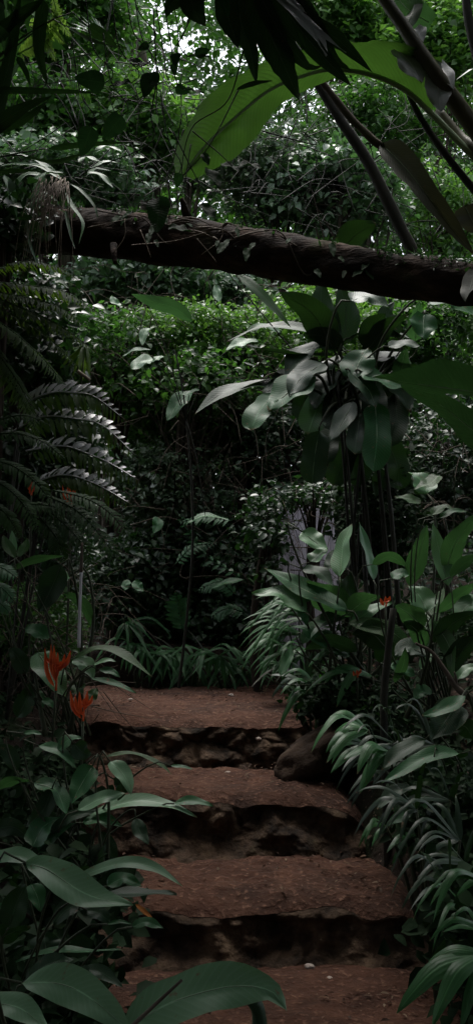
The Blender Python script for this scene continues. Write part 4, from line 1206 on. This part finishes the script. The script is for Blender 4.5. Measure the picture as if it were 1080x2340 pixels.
FL = 'orange-red heliconia flowers at the left'
flower('large orange-red heliconia flower in front of a blue-grey leaf, left of the top step', [(103, 1478), (117, 1470), (124, 1474), (133, 1490), (149, 1492), (162, 1486), (140, 1510), (106, 1500)], (128, 1578), 4.7, 13, 110)
flower('smaller orange-red heliconia flower with two green leaves, at the left end of the top riser', [(161, 1577), (172, 1588), (182, 1580), (200, 1577), (212, 1588), (193, 1600)], (190, 1648), 4.5, 12, 185)
flower('small orange flower far left among the dark ferns', [(70, 1098), (78, 1104), (64, 1112), (74, 1120)], (72, 1132), 5.9, 8, 70)
flower('small orange flower below the silvery fern', [(143, 1108), (155, 1112), (168, 1118), (150, 1126), (172, 1132), (160, 1140)], (164, 1156), 5.9, 8, 150)
flower('tiny red flower among the broad leaves at the right', [(868, 1366), (880, 1362), (890, 1372)], (880, 1386), 5.5, 10, 880)
flower('tiny orange flower under the strappy leaves at the right', [(806, 1536), (815, 1533), (823, 1540)], (815, 1548), 5.6, 8, 815)

# ---- the thin pale pole
c = plant('pole', 'thin pale grey pole standing in the undergrowth at the left', 'pole', 182, 4.62)
mb = MB(); tube(mb, [W(c, (181, 1480)), W(c, (182, 1420)), W(c, (184, 1360)), W(c, (186, 1308))], .0075, .0065, seg=10, n=16); mb.build('shaft', M['pole'], c)
mb = MB(); tube(mb, [W(c, (186, 1308)), W(c, (187, 1280)), W(c, (188, 1240))], .0095, .006, seg=8, n=8, bump=.3); mb.build('tip', M['twig'], c)

# ---- glimpsed grey sheet wall behind the canes
mb = MB(); V = []; nn_ = 120
A, B_ = at(640, 1374, 8.2), at(778, 1374, 8.2)
for j in range(2):
    for i in range(nn_):
        x = A.x + (B_.x - A.x) * i / (nn_ - 1)
        V.append((x, (7.85 if j == 0 else 8.75) + .012 * math.sin(i * 1.35), .7 + j * (1.66 + .12 * noise.noise(Vector((x * 3, 1, 1))) + .05 * (i // 9 % 2))))
F = [(i, i + 1, nn_ + i + 1, nn_ + i) for i in range(nn_ - 1)]
mb.add(V, F)
V2 = [(v[0], v[1] + .02, v[2]) for v in V]
mb.add(V2, [tuple(reversed(f)) for f in F])
tag(mb.build('wall', M['sheet'], base=(at(740, 1374, 8.2).x, 8.2, .7)), 'pale lavender corrugated sheet wall glimpsed through the dark canes', 'wall')

# ---- strappy palm grass
PG = 'strappy palm grass beside the path'
rr = random.Random(21)
def grass(label, hubs, d, px, n=12, r=100, a0=100, a1=260, w=13, m='strap', dark=False):
    c = plant('palm_grass', label, 'plant', px, d, None, PG)
    for h in hubs:
        DEADN[0] += 1
        if DEADN[0] % 5 == 0: fan(c, h[:2], autotips(h, 80, 90, 250, 3, rr), w * .8, 'dry', droop=.1, dd=.05)
        R = h[2] if len(h) > 2 else r
        A0, A1 = (h[3], h[4]) if len(h) > 3 else (a0, a1)
        fan(c, h[:2], autotips(h, R, A0, A1, n, rr), w, m, droop=.28, dd=rr.uniform(-.15, .15))
    return c


grass('pale strappy grass clump arching left at the right side of the path end', [(712, 1372, 120, 150, 215), (705, 1412, 125, 140, 205), (690, 1450, 115, 125, 200), (705, 1490, 110, 120, 190), (640, 1520, 60, 60, 200), (680, 1380, 90, 120, 190), (670, 1490, 90, 60, 170), (660, 1440, 90, 110, 180)], 6.9, 690, 10, w=8.5)
grass('strappy grass clump with long dark blades at the left end of the path', [(310, 1470, 95, 20, 160), (335, 1490, 90, 0, 120), (370, 1500, 90, -10, 110), (290, 1420, 80, 0, 120)], 8.3, 320, 11, w=8.5)
grass('strappy grass clump at the middle of the path end', [(420, 1510, 80, 10, 170), (450, 1525, 75, 20, 160), (400, 1485, 80, 40, 170)], 8.4, 430, 11, w=8.5)
grass('bright strappy grass clump at the right of the path end', [(500, 1498, 85, 0, 180), (520, 1520, 75, -10, 170), (560, 1535, 70, 0, 190), (585, 1500, 70, 20, 200), (470, 1490, 70, 10, 170)], 8.2, 530, 11, w=8.5)
c = grass('strappy grass with broad pale blades over the right of the top step', [(850, 1545, 130, 130, 190), (800, 1500, 100, 150, 220)], 5.6, 860, 5, w=22)
c = grass('strappy grass beside the boulder, blades reaching left', [(840, 1668, 115, 150, 200), (835, 1700, 110, 140, 185)], 5.0, 880, 5, w=20)
c = plant('palm_grass', 'dim strappy grass low on the right bank beside the middle step', 'plant', 960, 4.3, None, PG)
fan(c, (880, 1886), [(818, 1938), (832, 1930), (848, 1935)], 13)
fan(c, (955, 1905), [(882, 1950), (895, 1975), (930, 1925)], 18)
fan(c, (1035, 1892), [(968, 1965), (955, 1915)], 24)
fan(c, (885, 1715), [(785, 1735), (815, 1770), (820, 1815), (835, 1790)], 26)
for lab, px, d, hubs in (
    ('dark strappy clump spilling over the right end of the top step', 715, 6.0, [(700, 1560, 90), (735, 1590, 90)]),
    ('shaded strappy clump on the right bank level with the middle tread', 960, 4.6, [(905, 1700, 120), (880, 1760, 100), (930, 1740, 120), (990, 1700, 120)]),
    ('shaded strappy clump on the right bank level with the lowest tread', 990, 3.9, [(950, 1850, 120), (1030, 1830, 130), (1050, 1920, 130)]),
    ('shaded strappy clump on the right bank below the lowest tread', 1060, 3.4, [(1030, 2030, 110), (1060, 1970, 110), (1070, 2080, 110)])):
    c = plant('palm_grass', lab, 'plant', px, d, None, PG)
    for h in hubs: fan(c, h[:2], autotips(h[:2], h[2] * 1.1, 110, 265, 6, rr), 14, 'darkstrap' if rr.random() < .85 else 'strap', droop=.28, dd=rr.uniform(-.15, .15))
c = plant('palm_grass', 'strappy palm grass with broad blades at the right edge, beside the lowest step', 'plant', 1130, 2.9, None, PG)
fan(c, (1095, 2004), [(972, 2052, -.1, 16), (980, 2072, -.1, 18), (988, 2108, -.15, 22), (1040, 2050, 0, 16)], 18)
fan(c, (1100, 2120), [(1035, 2100), (980, 2152, -.05, 20), (1010, 2130)], 16)
fan(c, (1110, 2180), [(975, 2202, 0, 30), (905, 2316, -.1, 44), (985, 2350, -.15, 46), (1050, 2360, -.15, 30)], 30, droop=.16)

# ---- broad-leaved heliconias at the right
c = plant('heliconia', 'upright broad-leaved heliconias with ribbed pale leaves on the right bank', 'plant', 850, 5.7)
HL = [
    ([(776, 1318), (784, 1245), (803, 1196)], 42, 'pale', 'lance', 'l'), ([(852, 1326), (838, 1265), (819, 1193)], 30, 'gray', 'lance', 'r'), ([(690, 1215), (722, 1240), (748, 1255)], 38, 'pale', 'ovate', 'd'),
    ([(708, 1284), (728, 1268), (748, 1250)], 34, 'pale', 'ovate', 'd'), ([(792, 1395), (690, 1345), (603, 1297)], 42, 'gray', 'lance', 'd'), ([(805, 1405), (752, 1375), (700, 1328)], 78, 'green', 'lance', 'b'),
    ([(698, 1400), (650, 1358), (575, 1356)], 36, 'pale', 'lance', 'd'), ([(800, 1428), (845, 1396), (895, 1377)], 30, 'pale', 'lance', 'd'), ([(790, 1405), (830, 1375), (868, 1362)], 46, 'green', 'lance', 'b'),
    ([(690, 1445), (760, 1412), (835, 1400)], 28, 'dark', 'lance', 'd'), ([(815, 1488), (752, 1466), (692, 1486)], 32, 'green', 'lance', 'b'), ([(795, 1424), (885, 1440), (952, 1492)], 36, 'green', 'lance', 'l'),
    ([(745, 1480), (700, 1440), (660, 1430)], 26, 'gray', 'lance', 'd'), ([(690, 1300), (730, 1310), (760, 1340)], 30, 'dark', 'lance', 'd'), ([(850, 1290), (890, 1273), (930, 1296)], 26, 'green', 'lance', 'b'),
    ([(935, 1340), (956, 1268), (974, 1200)], 44, 'green', 'lance', 'b'), ([(800, 1370), (795, 1340), (800, 1310)], 40, 'dark', 'lance', 'f'), ([(690, 1470), (720, 1430), (745, 1420)], 30, 'pale', 'lance', 'd'),
    ([(640, 1545), (660, 1500), (665, 1470)], 22, 'gray', 'lance', 'd'), ([(880, 1480), (850, 1450), (800, 1450)], 60, 'dark', 'lance', 'b'), ([(870, 1520), (890, 1480), (900, 1440)], 60, 'dark', 'lance', 'b'),
    ([(655, 1360), (690, 1400), (700, 1430)], 26, 'gray', 'lance', 'd'), ([(790, 1300), (770, 1280), (740, 1300)], 40, 'dark', 'lance', 'd'),
]
for i, (p, w_, m_, pr, h_) in enumerate(HL):
    leaf(c, p, w_, m_, pr, h_, base=(820 + (i * 41) % 120 - 60, 1560, .1))
c = plant('heliconia', 'heliconia clump at the right edge, tall green leaves and whitish lower ones', 'plant', 1010, 5.0)
HR = [
    ([(975, 1398), (957, 1362), (932, 1338)], 54, 'pale', 'ovate', 'd'), ([(966, 1456), (988, 1402), (1013, 1342)], 42, 'green', 'lance', 'l'), ([(1024, 1338), (1004, 1265), (988, 1196)], 38, 'pale', 'lance', 'd'),
    ([(1018, 1304), (1040, 1240), (1092, 1172)], 46, 'green', 'lance', 'b'), ([(1028, 1318), (1060, 1288), (1100, 1262)], 28, 'green', 'lance', 'b'), ([(1105, 1372), (1062, 1388), (1038, 1434)], 50, 'pale', 'ovate', 'd'),
    ([(965, 1435), (930, 1400), (902, 1384)], 52, 'green', 'lance', 'b'), ([(988, 1418), (1026, 1480), (1032, 1555)], 36, 'green', 'lance', 'l'), ([(1045, 1552), (1065, 1530), (1100, 1522)], 26, 'pale', 'lance', 'd'),
    ([(890, 1522), (915, 1528), (948, 1545)], 26, 'gray', 'lance', 'd'), ([(895, 1322), (915, 1312), (935, 1316)], 26, 'gray', 'lance', 'd'), ([(985, 1178), (1010, 1160), (1036, 1162)], 22, 'green', 'lance', 'd'),
    ([(1003, 1184), (1035, 1168), (1070, 1170)], 14, 'gray', 'lance', 'd'), ([(970, 1480), (950, 1440), (920, 1420)], 40, 'green', 'lance', 'b'), ([(990, 1470), (1040, 1420), (1090, 1400)], 40, 'dark', 'lance', 'b'),
    ([(1000, 1400), (1050, 1360), (1090, 1330)], 30, 'green', 'lance', 'b'), ([(980, 1500), (930, 1480), (900, 1500)], 40, 'dark', 'lance', 'd'), ([(1020, 1540), (1060, 1480), (1095, 1450)], 50, 'dark', 'lance', 'b'),
    ([(985, 1585), (965, 1580), (945, 1598)], 30, 'gray', 'lance', 'd'), ([(960, 1530), (975, 1500), (985, 1470)], 26, 'pale', 'lance', 'd'), ([(900, 1560), (920, 1520), (925, 1480)], 24, 'green', 'lance', 'b')]
for i, (p, w_, m_, pr, h_) in enumerate(HR):
    leaf(c, p, w_, m_, pr, h_, base=(1000 + (i * 41) % 100 - 50, 1640, .1))
c = plant('arrowhead_plant', 'arrowhead plant with a glossy two-tone leaf in the dark at the right', 'plant', 955, 5.9)
leaf(c, [(975, 1128), (962, 1100), (932, 1078)], 46, 'pale', 'ovate', 'd'); leaf(c, [(1002, 1086), (980, 1105), (945, 1118)], 32, 'green', 'ovate', 'd'); leaf(c, [(960, 1150), (930, 1140), (900, 1135)], 24, 'green', 'ovate', 'd')
c = plant('branch', 'pale knobbly bare branch leaning at the right edge', 'branch', 1100, 4.7, 1640)
mb = MB(); tube(mb, [W(c, p) for p in ((1110, 1625), (1080, 1600), (1042, 1572), (1015, 1530), (985, 1490), (948, 1470))], .018, .006, seg=9, n=30, bump=.3); mb.build('bark', M['twig'], c)
mb = MB(); tube(mb, [W(c, p) for p in ((1042, 1572), (1040, 1545), (1036, 1535))], .009, .004, seg=7, n=8, bump=.3); mb.build('side_twig', M['twig'], c)
c = plant('slim_tree', 'dark slim post-like trunk among the right heliconias', 'tree', 878, 4.9)
mb = MB(); tube(mb, [Vector(c['_b']) + Vector((0, 0, -.1)), W(c, (876, 1620)), W(c, (885, 1500)), W(c, (898, 1390))], .022, .018, seg=10, n=20, bump=.12); mb.build('trunk', M['darkstem'], c)

c = plant('heliconia', 'shaded heliconia on the right bank with a large folded leaf above long drooping ones', 'plant', 1060, 4.2)
for p, w_, m_, pr, h_ in [
    ([(1062, 1590), (1010, 1622), (962, 1636)], 30, 'gray', 'lance', 'd'), ([(1045, 1605), (1015, 1650), (985, 1690)], 78, 'dark', 'ovate', 'v'), ([(1050, 1722), (1000, 1722), (950, 1742), (872, 1790)], 34, 'gray', 'lance', 'd'),
    ([(1058, 1800), (1005, 1820), (950, 1868)], 46, 'gray', 'lance', 'd'), ([(935, 1858), (905, 1872), (880, 1888)], 24, 'gray', 'ovate', 'd'), ([(1040, 1780), (1080, 1800), (1100, 1840)], 36, 'dark', 'lance', 'd'),
    ([(970, 1690), (910, 1720), (870, 1760)], 36, 'dark', 'lance', 'd'), ([(1060, 1850), (1050, 1880), (1010, 1900)], 24, 'dark', 'lance', 'd'), ([(990, 1735), (985, 1760), (992, 1768)], 24, 'dark', 'ovate', 'd'),
    ([(1080, 1690), (1060, 1660), (1020, 1660)], 40, 'dark', 'lance', 'b'), ([(1090, 1920), (1060, 1930), (1010, 1960)], 30, 'dark', 'lance', 'd'), ([(940, 1800), (900, 1810), (860, 1850)], 30, 'dark', 'lance', 'd')]:
    leaf(c, p, w_, m_, pr, h_, base=(1070, 1960, .1))

# ---- heliconias at the left front
c = plant('heliconia', 'heliconia in the left foreground with long pointed grey-green leaves over the steps', 'plant', 60, 2.75)
LF_ = [
    ([(-40, 1966), (40, 1957), (112, 1972)], 36, 'fore', 'lance', 'd'), ([(60, 1972), (110, 1988), (200, 2045), (304, 2069)], 66, 'fore', 'lance', 'd'), ([(180, 2004), (272, 1974), (350, 1982), (417, 2026)], 27, 'fore', 'lance', 'd'),
    ([(225, 2046), (330, 2042), (404, 2043)], 34, 'dark', 'lance', 'u'), ([(245, 2025), (282, 2008), (325, 2026)], 30, 'gray', 'ovate', 'd'), ([(15, 2205), (125, 2174), (215, 2174), (288, 2170)], 22, 'gray', 'lance', 'u'),
    ([(68, 2238), (112, 2202), (172, 2194)], 34, 'dark', 'lance', 'd'), ([(105, 2176), (103, 2150), (102, 2128)], 72, 'dark', 'wide', 'd'), ([(178, 2216), (230, 2222), (282, 2257)], 28, 'dark', 'lance', 'd'),
    ([(72, 2020), (86, 2050), (94, 2084)], 42, 'gray', 'ovate', 'd'), ([(122, 2112), (160, 2074), (218, 2068)], 34, 'dark', 'lance', 'd'), ([(200, 2080), (228, 2088), (252, 2108)], 34, 'dark', 'ovate', 'd'),
    ([(302, 2118), (335, 2108), (374, 2122)], 22, 'gray', 'lance', 'd'), ([(245, 2112), (275, 2106), (302, 2112)], 8, 'gray', 'lance', 'd'), ([(-20, 2070), (10, 2076), (36, 2086)], 20, 'gray', 'lance', 'd'),
    ([(20, 2120), (40, 2060), (60, 2020)], 60, 'dark', 'lance', 'f'), ([(-20, 2160), (30, 2130), (70, 2120)], 44, 'dark', 'lance', 'b')]
for i, (p, w_, m_, pr, h_) in enumerate(LF_):
    leaf(c, p, w_, m_, pr, h_, base=(50 + (i * 37) % 120, 2420, .15))
c = plant('heliconia', 'nearest heliconia at the bottom edge, very broad grey-green leaves with pale midribs', 'plant', 180, 2.3, 2700)
for p, w_, m_, pr, h_ in [
    ([(50, 2246), (145, 2250), (222, 2292), (300, 2360)], 78, 'fore', 'lance', 'd'), ([(282, 2352), (400, 2288), (530, 2254), (616, 2264), (654, 2310)], 96, 'fore', 'lance', 'd'), ([(-60, 2290), (40, 2302), (118, 2360)], 62, 'fore', 'lance', 'd')]:
    leaf(c, p, w_, m_, pr, h_, base=(200, 2600, .1), fold=.16)
mb = MB(); tube(mb, [W(c, (290, 2356, -.24)), W(c, (350, 2300, -.22)), W(c, (416, 2239, -.2))], .0045, .003, seg=7, n=10, bump=.1)
tag(mb.build('stick', M['twig'], None, base=W(c, (350, 2300, -.22))), 'thin brown stick lying across the broad leaf at the bottom', 'stick')
mb = MB(); tube(mb, [W(c, (560, 2270, .2)), W(c, (590, 2310, .2)), W(c, (592, 2420, .2))], .016, .022, seg=8, n=12)
mb.build('drooping_leaf', M['dark'], c)

c = plant('heliconia', 'mid-height heliconia at the left between the red flowers and the foreground leaves', 'plant', 110, 3.7)
for i, (p, w_, m_, pr, h_) in enumerate([
    ([(205, 1862), (300, 1832), (380, 1838), (450, 1868)], 30, 'fore', 'lance', 'd'), ([(110, 1906), (160, 1868), (225, 1850)], 24, 'dark', 'lance', 'd'), ([(178, 1852), (230, 1826), (288, 1812)], 28, 'fore', 'lance', 'd'),
    ([(398, 1836), (440, 1830), (488, 1842)], 19, 'gray', 'lance', 'd'), ([(212, 1750), (185, 1795), (163, 1838)], 52, 'gray', 'ovate', 'v'), ([(78, 1790), (128, 1806), (152, 1864)], 38, 'gray', 'lance', 'r'),
    ([(88, 1704), (135, 1716), (174, 1754)], 28, 'gray', 'lance', 'd'), ([(134, 1716), (158, 1690), (188, 1686)], 22, 'gray', 'lance', 'd'), ([(252, 1740), (286, 1775), (300, 1816)], 38, 'fore', 'ovate', 'd'),
    ([(240, 1730), (300, 1722), (365, 1746), (392, 1770)], 16, 'green', 'lance', 'u'), ([(-10, 1804), (30, 1786), (70, 1784)], 22, 'green', 'lance', 'b'), ([(390, 1750), (415, 1752), (442, 1758)], 8, 'gray', 'lance', 'd'),
    ([(55, 1676), (75, 1674), (97, 1678)], 10, 'gray', 'lance', 'd'), ([(75, 1935), (100, 1890), (138, 1868)], 50, 'gray', 'ovate', 'd'), ([(90, 1950), (130, 1900), (175, 1880)], 32, 'gray', 'lance', 'd'),
    ([(190, 1880), (235, 1872), (280, 1890)], 26, 'gray', 'lance', 'd'), ([(310, 1870), (320, 1900), (340, 1930)], 30, 'dark', 'lance', 'd'), ([(170, 1700), (190, 1720), (210, 1725)], 44, 'dark', 'ovate', 'f'),
    ([(40, 1760), (20, 1720), (-10, 1700)], 36, 'dark', 'lance', 'f'), ([(120, 1800), (100, 1850), (60, 1890)], 40, 'dark', 'lance', 'f'), ([(230, 1900), (250, 1940), (262, 1990)], 36, 'dark', 'lance', 'f'),
    ([(130, 1900), (150, 1960), (150, 2010)], 40, 'dark', 'lance', 'f'), ([(-30, 1900), (30, 1890), (70, 1920)], 40, 'dark', 'lance', 'f'), ([(260, 1780), (280, 1790), (270, 1830)], 36, 'dark', 'ovate', 'f')]):
    leaf(c, p, w_, m_, pr, h_, base=(120 + (i * 29) % 130, 2000, (i % 4) * .08))
c = plant('heliconia', 'heliconia beside the red flowers at the left with a blue-grey leaf and arching green ones', 'plant', 130, 4.9)
for i, (p, w_, m_, pr, h_) in enumerate([
    ([(88, 1492), (118, 1540), (150, 1592)], 66, 'pale', 'ovate', 'd'), ([(172, 1504), (222, 1482), (282, 1496), (348, 1548)], 20, 'green', 'lance', 'd'), ([(168, 1505), (196, 1520), (214, 1552)], 38, 'pale', 'ovate', 'd'),
    ([(208, 1550), (262, 1562), (312, 1584)], 14, 'gray', 'lance', 'd'), ([(158, 1318), (128, 1328), (98, 1312)], 54, 'pale', 'wide', 'd'), ([(100, 1310), (112, 1350), (100, 1375)], 40, 'dark', 'lance', 'f'),
    ([(148, 1355), (192, 1385), (211, 1436)], 28, 'green', 'lance', 'b'), ([(58, 1438), (85, 1442), (113, 1462)], 32, 'gray', 'lance', 'd'), ([(28, 1302), (80, 1280), (148, 1270)], 18, 'green', 'lance', 'b'),
    ([(36, 1275), (18, 1248), (8, 1222)], 24, 'green', 'lance', 'd'), ([(42, 1272), (58, 1250), (62, 1230)], 22, 'green', 'lance', 'd'), ([(34, 1268), (30, 1240), (28, 1212)], 18, 'pale', 'lance', 'd'),
    ([(172, 1585), (182, 1572), (195, 1560)], 30, 'green', 'ovate', 'd'), ([(206, 1600), (214, 1585), (222, 1572)], 26, 'green', 'ovate', 'd'), ([(85, 1575), (95, 1590), (100, 1620)], 14, 'gray', 'lance', 'd'), ([(96, 1600), (112, 1605), (124, 1618)], 16, 'gray', 'lance', 'd'),
    ([(215, 1520), (245, 1508), (265, 1512)], 10, 'pale', 'lance', 'd'), ([(225, 1530), (255, 1535), (275, 1548)], 14, 'gray', 'lance', 'd'),
    ([(140, 1290), (120, 1340), (90, 1400)], 60, 'dark', 'lance', 'f'), ([(60, 1540), (40, 1500), (20, 1480)], 40, 'dark', 'lance', 'f'), ([(40, 1640), (60, 1600), (70, 1560)], 44, 'dark', 'lance', 'f')]):
    leaf(c, p, w_, m_, pr, h_, base=(110 + (i * 29) % 90, 1680, (i % 4) * .06))
leafd = plant('dead_leaf', 'curled orange dead leaf hanging at the left edge of the lowest step', 'dead leaf', 340, 3.0, 2110)
leaf(leafd, [(310, 2066), (332, 2085), (352, 2102)], 11, 'orangedry', 'lance', 'v', stalk=False, rib=False)
#@@H1

# ------------------------------------------------------------------ camera and light
cam_d = bpy.data.cameras.new('camera')
cam = bpy.data.objects.new('camera', cam_d)
COL.objects.link(cam)
cam_d.sensor_fit = 'VERTICAL'
cam_d.sensor_height = 36
cam_d.lens = 36 * FPX / 2340
cam_d.clip_start = .05
cam_d.clip_end = 500
cam.location = (0, 0, CAMZ)
cam.rotation_euler = (math.pi / 2 + PITCH, 0, 0)
scene.camera = cam

SUN_EL, SUN_AZ = math.radians(72), math.radians(-14)     # light falls from behind the wood, high up
w = bpy.data.worlds.new('World')
scene.world = w
w.use_nodes = True
nt = w.node_tree
nt.nodes.clear()
sky = nt.nodes.new('ShaderNodeTexSky')
sky.sky_type = 'NISHITA'
sky.sun_disc = False
sky.sun_elevation = SUN_EL
sky.sun_rotation = SUN_AZ
sky.dust_density = 4
sky.air_density = 1.2
hs = nt.nodes.new('ShaderNodeHueSaturation')
hs.inputs['Saturation'].default_value = .35
bg = nt.nodes.new('ShaderNodeBackground')
bg.inputs[1].default_value = .15
wo = nt.nodes.new('ShaderNodeOutputWorld')
nt.links.new(sky.outputs[0], hs.inputs['Color'])
nt.links.new(hs.outputs[0], bg.inputs[0])
nt.links.new(bg.outputs[0], wo.inputs[0])
sd = bpy.data.lights.new('sun', 'SUN')
sd.energy = 1.1
sd.angle = math.radians(25)
sd.color = (1, .97, .93)
so = bpy.data.objects.new('sun', sd)
COL.objects.link(so)
dirv = Vector((math.sin(SUN_AZ) * math.cos(SUN_EL), math.cos(SUN_AZ) * math.cos(SUN_EL), math.sin(SUN_EL)))
so.rotation_euler = dirv.to_track_quat('Z', 'Y').to_euler()
so.location = (0, 8, 30)

scene.view_settings.view_transform = 'Standard'
scene.view_settings.look = 'None'
scene.view_settings.exposure = 1.1
scene.view_settings.gamma = 1
scene.cycles.max_bounces = 6
scene.cycles.diffuse_bounces = 3
scene.cycles.glossy_bounces = 3
scene.cycles.transmission_bounces = 4
scene.cycles.use_denoising = True
for o in list(bpy.data.objects):
    if '_b' in o: del o['_b']
